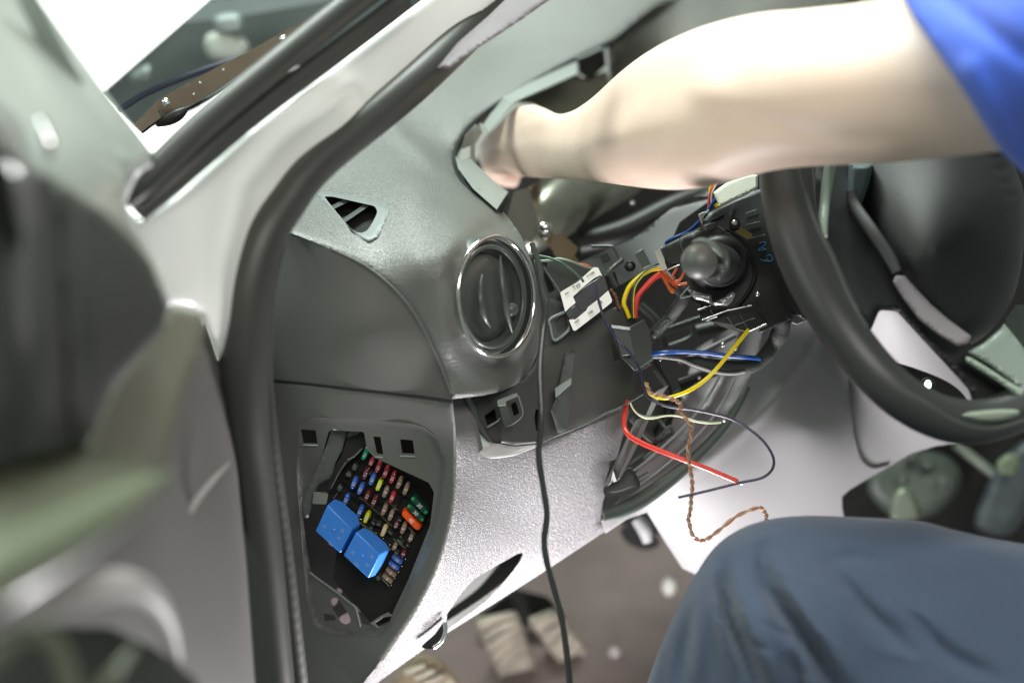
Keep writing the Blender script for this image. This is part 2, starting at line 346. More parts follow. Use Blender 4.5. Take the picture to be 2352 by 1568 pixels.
# wiper linkage
wl = thing('wiper_linkage', 'brown steel wiper link bar with bright screws under the windscreen edge', 'wiper linkage', P(400, 250, 1.14))
Sw = TPS([(320, 290, 1.105), (385, 215, 1.115), (660, 60, 1.2), (640, 130, 1.19)])
sheet('link_bar', rnd(cA((1045, 680), (1120, 640), (1500, 430), (1700, 330), (1950, 190), (2150, 90), (2160, 160), (1890, 320), (1640, 480), (1330, 680), (1130, 765), (1085, 770)), 4), Sw, M['brown'], wl, thick=.006, step=14, bevel=.0008)
sheet('link_bracket', rnd(cA((900, 840), (1050, 690), (1085, 790), (1000, 850), (950, 890)), 3), Sw, M['brown'], wl, thick=.008, step=0, bevel=.0008, lift=.004)
tube('pivot_cap', cA((1050, 825, 1.115, 11), (1130, 805, 1.115, 14), (1200, 770, 1.115, 14), (1250, 735, 1.115, 7)), 12, M['black'], wl)
tube('lower_rail', cA((950, 890, 1.125), (1080, 800, 1.125), (1330, 700, 1.14), (1600, 530, 1.17), (1880, 310, 1.2)), 5, M['black'], wl)
disc('screw', *cA((1115, 688))[0], 1.10, 10, M['chrome'], wl, h=.004); disc('screw', *cA((1905, 268))[0], 1.19, 10, M['chrome'], wl, h=.004)
for (x, y) in cA((1345, 558), (1500, 470), (1302, 636)): disc('rivet', x, y, 1.125, 3, M['zinc'], wl, h=.001)
eb = thing('brake_fluid_reservoir', 'blurred pale reservoir with round cap in the dark engine bay behind the windscreen', 'fluid reservoir', P(530, 150, 1.6))
sheet('tank', sm(cA((1380, 250), (1500, 200), (1640, 260), (1670, 340), (1560, 400), (1400, 380))), flat(1.5), mat('pale_tank_plastic', (.34, .38, .33), .4, var=.3), eb, step=10, thick=.01, roundw=20, roundd=.02, pillow=True)
sheet('cap', sm(cA((1450, 110), (1600, 90), (1630, 190), (1500, 230), (1440, 180))), flat(1.49), mat('grey_cap_plastic', (.2, .25, .24), .4, var=.3), eb, step=10, thick=.01, roundw=16, roundd=.015, pillow=True)
sheet('hose', sm(cA((880, 500), (1000, 430), (1030, 520), (980, 560), (890, 560))), flat(1.5), mat('grey_hose', (.12, .15, .14), .4), eb, step=10, thick=.01, roundw=16, roundd=.015, pillow=True)
glow_sheet = sheet('glow_panel', [(-60, -260), (800, -260), (800, 500), (-60, 500)], flat(2.6), M['glow'], step=0, thick=.02)  # added glowing sheet in place of lit white wing paint below the linkage
tag(glow_sheet, 'added bright white glowing sheet beyond the windscreen, upper left', 'glowing sheet')
# ================================================================== OPEN DOOR (very close, blurred)
DK = 1.12
door = sheet('door', [(462, 735), (498, 828), (520, 930), (545, 1080), (566, 1300), (590, 1640), (-80, 1640), (-80, 1380), (200, 1180), (250, 1080), (290, 900), (420, 765)], TPS([(470, 740, .80), (560, 1250, .80), (590, 1568, .80), (0, 1568, .62), (300, 1200, .68), (450, 1100, .76)]), M['doorgrey'], body, step=16, thick=.03, roundw=24, roundd=.012)
DK = 1.0
door['label'] = 'blurred inner side of the open car door at the left edge'
def wf_d(xy):
    l = dist_line(xy, [(60, -20), (160, 160), (300, 350)]); l2 = dist_line(xy, [(20, -20), (120, 200), (300, 460)])
    return .006 * np.exp(-(l / 20) ** 2) - .004 * np.exp(-(l2 / 34) ** 2)
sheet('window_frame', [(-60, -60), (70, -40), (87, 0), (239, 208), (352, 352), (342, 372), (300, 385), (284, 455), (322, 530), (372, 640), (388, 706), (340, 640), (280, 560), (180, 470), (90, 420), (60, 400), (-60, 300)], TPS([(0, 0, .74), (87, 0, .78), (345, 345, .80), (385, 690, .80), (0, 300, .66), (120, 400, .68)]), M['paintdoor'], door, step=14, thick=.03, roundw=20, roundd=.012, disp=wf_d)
tube('frame_groove', [(40, -60, .735, 20), (95, 60, .745, 22), (170, 190, .765, 20), (250, 300, .785, 16), (300, 372, .79, 8)], 18, mat('frame_groove_grey', (.22, .26, .23), .5), door, ns=16, flatn=.5)
sheet('window_frame_glint', sm([(88, 270), (104, 280), (124, 320), (126, 355), (110, 372), (98, 350), (86, 300)]), flat(.645), mat('polished_glint', (.95, .95, 1), .12, metal=1), door, step=6, thick=.004, roundw=10, roundd=.005)  # bright metal inset placed as the highlight on the window frame
def mi_d(xy):
    x = xy[:, 0] + (xy[:, 1] - 700) * -.06; return .006 * np.cos((x - 20) / 22.) * (x < 150) + .004 * np.exp(-((x - 185) / 12) ** 2)
sheet('sail_panel', [(-60, 400), (40, 400), (70, 392), (112, 402), (140, 422), (235, 485), (300, 545), (345, 600), (388, 706), (372, 760), (262, 885), (228, 965), (200, 1020), (0, 1080), (-60, 1080)], TPS([(0, 400, .58), (385, 700, .70), (200, 1000, .62), (60, 800, .56), (0, 1050, .55)]), M['dooranth'], door, step=9, thick=.02, roundw=16, roundd=.01, disp=mi_d)
tube('mirror_edge', [(-30, 240, .52, 14), (20, 290, .52, 16), (45, 360, .525, 14), (62, 440, .53, 12), (68, 520, .54, 8)], 14, M['lilac'], door)
tube('mirror_shell', [(-60, 300, .56, 40), (-20, 380, .56, 40), (10, 480, .57, 30), (30, 620, .58, 30), (38, 800, .58, 28), (60, 1060, .58, 30)], 36, M['black'], door, ns=18)
DK = 1.12
sheet('door_pillar_trim', [(388, 705), (462, 722), (470, 760), (455, 820), (425, 900), (410, 960), (392, 1040), (376, 1090), (330, 1080), (195, 1020), (228, 950), (262, 878)], TPS([(390, 705, .68), (465, 722, .70), (380, 1080, .62), (200, 1010, .59), (330, 900, .63)]), mat('beige_grey_trim', (.12, .112, .085), .6, var=.05), door, step=12, thick=.02, roundw=14, roundd=.004)
tube('card_highlight', [(412, 1210, .74, 9), (450, 1150, .75, 8), (490, 1100, .765, 7), (526, 1062, .78, 3)], 8, mat('pale_highlight', (.38, .37, .35), .5), door)  # pale tube paints the highlight streak across the door card
sheet('armrest_top', [(-80, 1060), (0, 1045), (120, 1010), (210, 1004), (330, 1040), (375, 1080), (360, 1130), (250, 1200), (100, 1290), (-80, 1400)], TPS([(0, 1050, .52), (370, 1080, .60), (-80, 1380, .42), (200, 1200, .50), (100, 1050, .54)]), mat('armrest_grey', (.11, .12, .08), .38), door, step=14, thick=.02, roundw=30, roundd=.02)
tube('armrest_edge', [(390, 1090, .555, 8), (348, 1118, .515, 34), (255, 1172, .475, 58), (125, 1250, .44, 78), (-20, 1330, .41, 94), (-160, 1410, .39, 100)], 50, M['doorolive'], door, ns=22)
tube('pull_handle', [(40, 1440, .50, 18), (110, 1400, .505, 34), (190, 1362, .515, 42), (270, 1345, .53, 42), (335, 1370, .55, 38), (378, 1430, .58, 28), (405, 1510, .61, 14)], 30, mat('lilac_grey_handle', (.52, .47, .47), .5), door, ns=20)
sheet('pocket_hollow', [(-80, 1500), (100, 1440), (250, 1440), (360, 1490), (450, 1560), (470, 1640), (-80, 1640)], flat(.60), M['dooranth'], door, step=20, thick=.01)
tube('pocket_rim', [(-60, 1570, .46, 22), (0, 1500, .46, 24), (60, 1455, .465, 24), (115, 1470, .47, 24), (150, 1530, .475, 24), (172, 1620, .48, 24)], 22, M['doorolive'], door, ns=18)
tube('pocket_bar', [(215, 1600, .50, 14), (260, 1545, .50, 14), (305, 1490, .51, 11)], 13, M['doorolive'], door)
DK = 1.0
# ================================================================== DASHBOARD
dash = thing('dashboard', 'dark grey grained dashboard being taken apart, cut away around the steering column', 'dashboard', P(1100, 1300, 1.2))
EDGE = [(1037, 916), (1015, 850), (985, 780), (930, 690), (850, 620), (760, 572), (668, 535)]
OPEN = [(1560, -30), (1470, 40), (1395, 98), (1290, 150), (1180, 213), (1100, 268), (1060, 312), (1040, 360), (1055, 412), (1100, 450), (1150, 482), (1175, 510), (1206, 560), (1232, 640), (1246, 720), (1238, 800), (1205, 866), (1160, 895), (1110, 908)]
outl = cat(OPEN, 6) + cat(EDGE, 6) + [(640, 560), (640, 470), (720, 360), (920, 190), (1130, 20), (1190, -40)]
Sd = TPS([(1200, 0, 1.47), (1560, -30, 1.52), (1395, 98, 1.40), (1290, 150, 1.35), (1180, 213, 1.29), (1060, 312, 1.215), (1040, 365, 1.185), (1150, 482, 1.13), (900, 270, 1.235), (780, 350, 1.165), (640, 540, 1.01), (690, 470, 1.07), (668, 535, 1.015),
          (760, 572, 1.005), (850, 620, 1.0), (930, 690, .995), (985, 780, 1.0), (1015, 850, 1.01), (1037, 916, 1.012), (1110, 900, 1.03), (960, 600, .992), (1060, 560, 1.008), (1140, 640, 1.03), (1232, 640, 1.075), (1246, 740, 1.085), (1140, 830, 1.045), (1200, 866, 1.08), (1070, 830, 1.012), (960, 450, 1.075), (1030, 680, .992), (1048, 780, 1.0), (1000, 520, 1.03), (860, 500, 1.05), (1120, 100, 1.40)])
def dash_d(xy):
    l = dist_line(xy, [(885, 268), (930, 318), (990, 372), (1070, 425)]); fade = np.clip((1085 - xy[:, 0]) / 90, 0, 1)
    c = np.hypot((xy[:, 0] - 1142) / 104, (xy[:, 1] - 682) / 158)
    return -.0065 * np.exp(-(l / 20) ** 2) * fade + .006 * np.exp(-((c - .98) / .16) ** 2) - .010 * np.exp(-((c - 1.28) / .16) ** 2) * (xy[:, 0] > 1050) * 0
ventcut = [(1142 + 84 * math.cos(a) + 12 * math.sin(a), 682 + 134 * math.sin(a)) for a in [2 * math.pi * k / 40 for k in range(40)]]
tri_hole = rnd(cB((505, 1330), (600, 1318), (855, 1390), (860, 1440), (780, 1560), (700, 1590), (640, 1500)), 9)
sheet('dash_top', outl, Sd, M['dash'], dash, holes=[ventcut, tri_hole], step=11, thick=.003, roundw=12, roundd=.003, disp=dash_d)
# demister outlet
Stri = TPS([(730, 445, Sd.one(730, 445) - .004), (890, 470, Sd.one(890, 470) - .004), (830, 560, Sd.one(830, 560) - .004)])
sheet('demister_rim', rnd(cB((440, 1290), (500, 1285), (620, 1300), (900, 1375), (935, 1410), (915, 1480), (860, 1590), (800, 1625), (730, 1590), (560, 1430), (465, 1330)), 8), Stri, mat('demister_rim_grey', (.19, .22, .21), .35, var=.08), dash, holes=[rnd(cB((495, 1318), (560, 1322), (840, 1385), (858, 1425), (800, 1545), (740, 1570), (680, 1540), (560, 1400)), 8)], step=8, thick=.004, roundw=7, roundd=.0022)
for a, b in ((((545, 1400), (690, 1325))), (((620, 1490), (800, 1368)))):
    (x0, y0), (x1, y1) = cB(a, b); Sx = Stri
    q = Vector((x1 - x0, y1 - y0)).normalized(); nn = Vector((-q.y, q.x)) * 5
    sheet('demister_louvre', [(x0 + nn.x, y0 + nn.y), (x1 + nn.x, y1 + nn.y), (x1 - nn.x, y1 - nn.y), (x0 - nn.x, y0 - nn.y)], Stri, M['satin'], dash, step=0, thick=.010, lift=-.006, bevel=.001)
sheet('demister_duct', rnd(cB((430, 1270), (950, 1370), (850, 1650), (520, 1480)), 5), Stri, M['pit'], dash, step=0, thick=.002, lift=-.022)
# end cap: upper curved panel, lower panel with fuse opening
RC = [(1040, 922), (1047, 1000), (1048, 1080), (1040, 1180), (1012, 1290), (965, 1390), (905, 1480), (830, 1590)]
Se = TPS([(640, 560, 1.050)] + [(x - 2, y + 3, Sd.one(x, y) + .0035) for x, y in EDGE[:-1]] + [ (625, 868, 1.085), (850, 760, 1.008), (700, 1000, 1.085), (1000, 1000, 1.042), (700, 1560, 1.17), (860, 1500, 1.125), (1000, 1250, 1.068)])
up = [(612, 870), (612, 700), (640, 548), (668, 541)] + [(x + 3, y - 3) for x, y in cat(EDGE[::-1], 6)[6:]] + [(1041, 921), (960, 908), (800, 890), (700, 878)]
sheet('end_cap_upper', up, Se, M['dashend'], dash, step=12, thick=.004)
tube('panel_seam', [(x, y, Se.one(x, y) - .0006) for x, y in [(618, 872), (700, 880), (800, 892), (960, 910), (1038, 921)]], 2.3, M['pit'], dash, ns=8)  # black tube laid in for the shadow in the panel gap
tube('end_cap_bead', [(x, y, Sd.one(x, y) - .001) for x, y in [(1036, 905), (1013, 842), (982, 774), (928, 687), (850, 617), (762, 571)]], 2.6, M['dash'], dash, ns=8)
hole = rnd([(755, 990), (765, 985), (798, 990), (836, 991), (843, 1032), (860, 1050), (985, 1108), (997, 1130), (988, 1205), (968, 1255), (938, 1330), (904, 1402), (893, 1432), (868, 1438), (832, 1432), (822, 1398), (806, 1382), (714, 1314), (703, 1245), (694, 1170), (700, 1140), (728, 1085), (744, 1030)], 6)
holes = [hole, rnd(c1((350, 225), (545, 235), (570, 410), (385, 405)), 2), rnd(c1((1320, 320), (1415, 325), (1455, 560), (1370, 545)), 2), rnd(c1((1680, 355), (1850, 370), (1875, 550), (1710, 540)), 2),
         rnd(c2((740, 1180), (785, 1135), (850, 1150), (1000, 1380), (1020, 1460), (960, 1500), (890, 1470), (780, 1290)), 8), rnd(c2((655, 1345), (800, 1375), (825, 1440), (668, 1455)), 3)]
low = [(612, 874), (700, 882), (800, 894), (960, 912), (1040, 923)] + cat(RC, 5)[3:] + [(700, 1600), (690, 1590), (640, 1250), (620, 1050)]
rim = rnd([(684, 985), (702, 966), (745, 962), (900, 970), (965, 980), (1000, 1003), (1022, 1060), (1010, 1160), (985, 1265), (930, 1380), (890, 1450), (868, 1466), (780, 1458), (730, 1442), (712, 1405), (700, 1320), (690, 1200), (682, 1080)], 16)
def low_d(xy):
    d = dist_poly(xy, rim); from_in = np.array([1.0 if inside(p, rim) else 0.0 for p in xy])
    return np.where(from_in > 0, .0045 * np.clip(d / 7, 0, 1), 0)
def inside(p, poly):
    x, y = p; r = False; j = len(poly) - 1
    for i in range(len(poly)):
        if (poly[i][1] > y) != (poly[j][1] > y) and x < (poly[j][0] - poly[i][0]) * (y - poly[i][1]) / (poly[j][1] - poly[i][1]) + poly[i][0]: r = not r
        j = i
    return r
sheet('end_cap_lower', low, Se, M['dashend'], dash, holes=holes, step=7, thick=.004, roundw=9, roundd=.002, disp=low_d)
tube('recess_bead', [(x, y, Se.one(x, y) - .0002) for x, y in [(1000, 1003), (965, 979), (900, 969), (745, 961), (702, 966), (684, 986), (682, 1080), (690, 1200), (700, 1320), (712, 1405), (730, 1442), (780, 1458), (868, 1466)]], 1.6, M['dashend'], dash, ns=6, n=4)
tube('web_edge', [(x, y, Se.one(x, y) - .0005) for x, y in c2((470, 800), (600, 900), (800, 1040), (1000, 1200), (1080, 1270), (1120, 1400), (1150, 1530))], 1.8, M['framegrey'], dash, ns=6)
for q in [c1((360, 435), (575, 440)), c1((1340, 590), (1450, 600)), c1((1680, 580), (1880, 590))]:
    tube('slot_lip', [(x, y, Se.one(x, y) + .003) for x, y in q], 1.8, M['framegrey'], dash, ns=6)
# air vent
av = [(1142, 682)]
c0 = Vector(P(1140, 681, 1.03)); vmaj = (P(1163, 822, 1.038) - P(1119, 540, 1.022)) / 2; Rv = vmaj.length; vmaj.normalize()
hor = (RT * .62 + FWD * .78); hor = (hor - vmaj * hor.dot(vmaj)).normalized(); vn = hor.cross(vmaj).normalized()
if vn.dot(FWD) > 0: vn = -vn
def lathe(name, prof, m, parent, ns=48, cen=c0):
    V = []; F = []
    for r, z in prof:
        for k in range(ns): g = 2 * math.pi * k / ns; V.append(cen + (hor * math.cos(g) + vmaj * math.sin(g)) * r + vn * z)
    for i in range(len(prof) - 1):
        for k in range(ns): F.append([i * ns + k, i * ns + (k + 1) % ns, (i + 1) * ns + (k + 1) % ns, (i + 1) * ns + k])
    return mk(name, V, F, m, parent, angle=50)
vent = lathe('air_vent', [(Rv * .98, -.012), (Rv * .90, -.004), (Rv * .80, -.006), (Rv * .76, -.016), (Rv * .76, -.03)], M['satin'], dash)
def ring(name, r, t, z, m, parent, flat_=1.0):
    prof = [(r + t * math.cos(a), z + t * flat_ * math.sin(a)) for a in [2 * math.pi * k / 12 for k in range(13)]]
    return lathe(name, prof, m, parent)
def sub(o, p): o.parent = p; o.location = (0, 0, 0); return o
sub(ring('chrome_ring', Rv * .955, Rv * .040, .001, M['chrome'], None), vent)
sub(ring('inner_ring', Rv * .80, Rv * .035, -.004, M['satin'], None), vent)
sub(lathe('vent_disc', [(Rv * .72, -.012), (Rv * .66, -.008), (Rv * .4, -.006), (.0005, -.005)], M['satin'], None), vent)
for qe, q, sl in ((-.50, -.86, .62), (.26, 0, .92)):
    pts = []
    for k in range(15):
        s = -1 + 2 * k / 14; x = (qe + (q - qe) * (1 - s * s)) * Rv * .68; y = s * Rv * .68 * sl
        pts.append(c0 + hor * x + vmaj * y + vn * (.003 + .004 * (1 - s * s)))
    V, F = sweep(pts, [.0006 + .0022 * math.sin(math.pi * k / 14) for k in range(15)], 10, 1.6); sub(mk('louvre', V, F, M['satin'], None, angle=60), vent)
sub(ball('thumb_dimple', c0 + hor * Rv * .42 + vmaj * Rv * .30 + vn * -.004, .0055, M['satin'], None, scale=(1, 1, 1)), vent)
tube('opening_rim', [(x + 2, y + 2, Sd.one(x, y) + .001) for x, y in [(1400, 97), (1395, 99), (1290, 150), (1180, 213), (1100, 268), (1060, 312), (1041, 360), (1055, 412), (1100, 450), (1150, 482)]], 6.0, M['pit'], dash, ns=10, n=8)
# opening frame (clip frame of the missing instrument cluster)
Sf = TPS([(x, y, Sd.one(x, y) + .006) for x, y in [(1395, 98), (1290, 150), (1180, 213), (1060, 312), (1040, 365), (1100, 450), (1150, 482)]] + [(1330, 175, 1.40), (1184, 240, 1.31), (1110, 330, 1.225), (1165, 438, 1.155)])
fr = [(1399, 96)] + cat([(1395, 96), (1290, 148), (1180, 211), (1098, 268), (1058, 312), (1038, 360), (1053, 414), (1098, 452), (1152, 486)], 5) + [(1147, 492), (1168, 440), (1097, 392), (1091, 374), (1091, 332), (1108, 303), (1100, 285), (1120, 268), (1148, 236), (1180, 213), (1325, 144), (1390, 118)]
sheet('cluster_frame', fr, Sf, mat('clip_frame_plastic', (.15, .165, .15), .4, var=.08), dash, holes=[rnd(cI((190, 1325), (285, 1290), (290, 1410), (192, 1450)), 1)], step=9, thick=.006, bevel=.0006)
def facet(pts, m, name='frame_facet', th=.003): return poly_plate(name, pts, m, th)
def poly_plate(name, pts, m, th, parent=dash):
    n = len(pts); V = [P(*p) for p in pts] + [P(p[0], p[1], p[2] + th) for p in pts]
    F = [list(range(n)), list(range(n, 2 * n))[::-1]] + [[i, (i + 1) % n, (i + 1) % n + n, i + n] for i in range(n)]
    return mk(name, V, F, m, parent, bevel=.0005)
facet(cI((1545, 262, 1.368), (1552, 430, 1.325), (1200, 590, 1.285), (830, 755, 1.245), (770, 795, 1.24), (690, 700, 1.272), (1050, 500, 1.315)), M['framegrey'])
facet(cI((690, 700, 1.270), (785, 775, 1.243), (640, 960, 1.225), (510, 1135, 1.21), (455, 1020, 1.232)), M['framegrey'])
facet(cI((640, 735, 1.275), (455, 1020, 1.25), (380, 1000, 1.24)), M['cover'], 'frame_slot')
facet(cI((360, 1010, 1.20), (445, 1112, 1.225), (355, 1262, 1.21), (290, 1275, 1.195), (190, 1312, 1.18), (240, 1150, 1.185)), M['framegrey'])
facet(cI((292, 1275, 1.188), (352, 1258, 1.20), (352, 1490, 1.19), (300, 1430, 1.18)), M['framegrey'])
facet(cI((120, 1400, 1.17), (190, 1460, 1.175), (300, 1425, 1.18), (352, 1492, 1.18)) + cB((1660, 1240, 1.155), (1732, 1298, 1.150), (1660, 1412, 1.115), (1500, 1270, 1.125), (1400, 1130, 1.15)), M['framegrey'])
facet(cB((1732, 1300, 1.13), (1745, 1330, 1.15), (1690, 1440, 1.12), (1655, 1414, 1.105)), M['cover'], 'frame_foot')
facet(cI((1560, 270, 1.37), (1790, 165, 1.39), (1880, 180, 1.40), (1895, 330, 1.42), (1700, 500, 1.42), (1570, 420, 1.40)), M['cover'], 'clip_pocket')
tube('pocket_edge', cI((1550, 258, 1.36), (1700, 200, 1.372), (1800, 150, 1.38), (1850, 140, 1.383), (1890, 165, 1.386)), 3.2, M['framegrey'], dash, ns=8)
# cowl hood behind the opening and dark strip
sheet('dash_hood', [(1395, 98), (1430, 62), (1490, 20), (1560, -40), (1990, -60), (1960, 60), (1750, 180), (1420, 210), (1400, 180)], TPS([(1395, 98, 1.42), (1560, -40, 1.55), (1990, -60, 1.5), (1420, 210, 1.46), (1700, 40, 1.45)]), mat('hood_plastic', (.045, .045, .035), .5, grain=300, gs=.6, kind='leather'), dash, step=16, thick=.01, roundw=30, roundd=.02)
sheet('windscreen_base', cR_ if False else [(1190, 38), (1262, 0), (1300, -40), (1720, -60), (1640, 10), (1420, -5), (1300, 20)], flat(1.6), mat('dark_base_strip', (.05, .055, .05), .5), dash, step=0, thick=.01)
tube('grab_tube', [(1770, 30, 1.6, 20), (1800, 0, 1.6, 24), (1830, -60, 1.6, 26)], 22, mat('sage_tube', (.3, .36, .32), .4), dash)
# cluster cavity back wall (brownish plastic seen beside the hand)
sheet('cavity_back', cI((830, 760), (1552, 430), (1620, 480), (1900, 400), (2000, 700), (1500, 1000), (1300, 950), (1180, 860), (1040, 780)), TPS([(1184, 234, 1.33), (1330, 170, 1.42), (1340, 260, 1.38)]), mat('olive_cavity_plastic', (.12, .115, .085), .6, var=.1), dash, step=12, thick=.01)
# leather-grained lower panel
Sl = TPS([(x, y, Se.one(x, y) + .0045) for x, y in RC[1:-1]] + [(1060, 930, 1.05), (1240, 1030, 1.098), (1430, 945, 1.13), (1400, 1120, 1.155), (1380, 1195, 1.165), (1200, 1200, 1.125), (1267, 1300, 1.160), (1100, 1400, 1.155), (1150, 1330, 1.145)])
lo = [(1036, 905), (1080, 905), (1112, 1040), (1240, 1020), (1440, 930), (1446, 945), (1420, 1040), (1398, 1110), (1385, 1150), (1378, 1200), (1450, 1183), (1380, 1226), (1267, 1301), (1150, 1376), (1026, 1454), (940, 1514), (835, 1590), (816, 1590)] + [(x - 7, y) for x, y in cat(RC, 4)[::-1][2:]]
slot = rnd(cG((1072, 562), (1040, 562), (1000, 585), (860, 665), (720, 750), (665, 805), (600, 890), (520, 1005), (515, 1120), (560, 1085), (700, 985), (800, 910), (900, 810), (1000, 690), (1055, 610)), 4)
def lo_d(xy):
    l = dist_line(xy, cG((720, 750), (600, 890), (480, 1040), (350, 1170), (100, 1420))); return -.0012 * np.exp(-(l / 22) ** 2)
sheet('lower_panel', lo, Sl, M['leather'], dash, holes=[slot], step=10, thick=.004, roundw=10, roundd=.002, disp=lo_d)
sheet('lower_panel_slot_back', cG((1100, 530), (700, 720), (480, 1010), (470, 1140), (560, 1110), (1050, 720)), Sl, M['cover'], dash, step=12, thick=.003, lift=-.02)
tube('slot_hook', [(x, y, 1.118) for x, y in cG((505, 1060), (508, 1130), (480, 1200), (425, 1245))], 5, mat('polished_hook', (.8, .82, .82), .2, metal=1), dash)
sheet('slot_hook_web', sm(cG((340, 1235), (430, 1150), (500, 1060), (505, 1130), (470, 1205), (420, 1250), (380, 1255))), flat(1.122), M['black'], dash, step=0, thick=.004)
lip = sm(cK((620, 1190), (720, 1130), (820, 1095), (1050, 1130), (1320, 1108), (1310, 1140), (1180, 1190), (1050, 1238), (800, 1272), (680, 1245)))
sheet('lower_panel_lip', lip, TPS([(1100, 1035, 1.058), (1235, 1020, 1.066), (1150, 1052, 1.050)]), mat('lip_highlight_white', (.72, .70, .72), .3), dash, step=6, thick=.006, roundw=8, roundd=.003)  # grey lip coloured near white to paint the work lamp's highlight
# ---- covers and brackets right of the vent
Sc = TPS([(1240, 690, 1.10), (1400, 710, 1.10), (1490, 740, 1.11), (1498, 835, 1.115), (1470, 910, 1.12), (1300, 1000, 1.105), (1160, 1020, 1.085), (1080, 950, 1.07), (1130, 905, 1.08), (1280, 820, 1.10), (1380, 850, 1.105)])
cov = [(1225, 850), (1240, 800), (1248, 720), (1242, 670), (1300, 700), (1330, 758), (1400, 708), (1440, 700), (1478, 735), (1490, 790), (1498, 838), (1460, 858), (1458, 900), (1472, 905), (1430, 935), (1300, 996), (1245, 1014), (1235, 900)]
sheet('column_side_cover', rnd(cov, 4), Sc, M['cover'], dash, step=14, thick=.004, bevel=.0008, roundw=5, roundd=.001)
sheet('cover_rib', rnd(cK((1560, 500), (1660, 30), (1700, 0), (1950, 0), (1880, 60), (1735, 335), (1722, 600), (1665, 960), (1560, 975), (1480, 710), (1535, 580)), 4), TPS([(1284, 880, 1.090), (1315, 870, 1.103), (1300, 990, 1.098), (1330, 810, 1.105)]), M['satin'], dash, step=10, thick=.006, roundw=7, roundd=.002)
poly_plate('cover_rib_highlight', cK((1525, 450, 1.087), (1725, 320, 1.09), (1722, 400, 1.083), (1535, 560, 1.080)), M['framegrey'], .004)  # paler plate carries the wedge highlight in its colour
blk = thing('connector_block', 'matt dark stepped plastic block beside the ends of the yellow and red wires', 'plastic block', P(1430, 900, 1.1))
A = [(1010, 880), (1230, 905), (1400, 815), (1475, 960), (1500, 1290), (1290, 1415), (1130, 1262), (1035, 1010)]
dA = [1.075, 1.073, 1.082, 1.088, 1.09, 1.078, 1.071, 1.073]
poly_plate('block_body', [(*c4(p)[0], d) for p, d in zip(A, dA)], M['satin'], .03, blk)
poly_plate('block_face', [(*c4(p)[0], d) for p, d in zip([(1030, 915), (1225, 940), (1292, 1225), (1135, 1245)], [1.070, 1.068, 1.067, 1.069])], M['satin'], .006, blk)
poly_plate('block_top_highlight', [(*c4(p)[0], d) for p, d in zip([(1012, 878), (1235, 905), (1240, 945), (1020, 918)], [1.066, 1.064, 1.066, 1.068])], M['framegrey'], .004, blk)  # top edge in a paler plastic to paint the step highlight
poly_plate('block_slot', [(*c4(p)[0], d) for p, d in zip([(1015, 1100), (1060, 1110), (1110, 1290), (1050, 1330)], [1.0695] * 4)], M['pit'], .001, blk)
tube('block_bottom_edge', [(*c4(p)[0], 1.076) for p in [(1290, 1415), (1400, 1350), (1502, 1288)]], 2, M['satin'], blk, ns=8)
tube('cover_bottom_edge', [(x, y, 1.082) for x, y in cK((1380, 1080), (1550, 1000), (1700, 945), (1950, 840), (2130, 740), (2352, 640))] + [(1478, 905, 1.082)], 2.2, M['satin'], dash, ns=8)
# slotted clip bracket below the vent
br = thing('clip_bracket', 'dark bracket with two square clip holes under the round air vent', 'bracket', P(1160, 1000, 1.08))
Sb = TPS([(1075, 905, 1.058), (1235, 830, 1.085), (1240, 1010, 1.088), (1130, 1010, 1.07)])
sheet('bracket_plate', rnd([(1068, 912), (1110, 909), (1165, 893), (1205, 868), (1236, 822), (1246, 860), (1244, 1016), (1180, 1022), (1130, 1012), (1100, 985), (1082, 950)], 3), Sb, M['cover'], br, holes=[rnd(cK((700, 770), (822, 690), (842, 820), (735, 885)), 2), rnd(cK((1010, 640), (1068, 600), (1110, 740), (1045, 775)), 2), rnd(cK((1285, 800), (1300, 700), (1345, 690), (1350, 950), (1310, 950)), 2)], step=9, thick=.003, roundw=5, roundd=.0012)
sheet('bracket_back', [(1075, 915), (1235, 830), (1240, 1010), (1120, 1000)], Sb, M['pit'], br, step=0, thick=.002, lift=-.014)
tube('bracket_flange', cK((500, 560, 1.052, 9), (560, 700, 1.056, 10), (600, 830, 1.06, 9), (680, 960, 1.065, 7), (760, 1060, 1.07, 5)), 9, M['satin'], br, ns=12)
poly_plate('clip_peg', cK((850, 605, 1.05), (950, 600, 1.052), (1022, 850, 1.058), (935, 905, 1.056)), M['satin'], .01, br)
poly_plate('clip_peg_top', cK((850, 590, 1.049), (1080, 500, 1.058), (1100, 540, 1.060), (950, 600, 1.051), (955, 650, 1.051), (855, 660, 1.049)), M['framegrey'], .003, br)
tube('slot_edge', cK((735, 905, 1.06), (860, 830, 1.063), (885, 790, 1.063)), 1.8, M['framegrey'], br, ns=6)
tube('slot_edge', cK((1100, 540, 1.06), (1150, 750, 1.063), (1050, 860, 1.063), (940, 900, 1.06)), 1.8, M['framegrey'], br, ns=6)
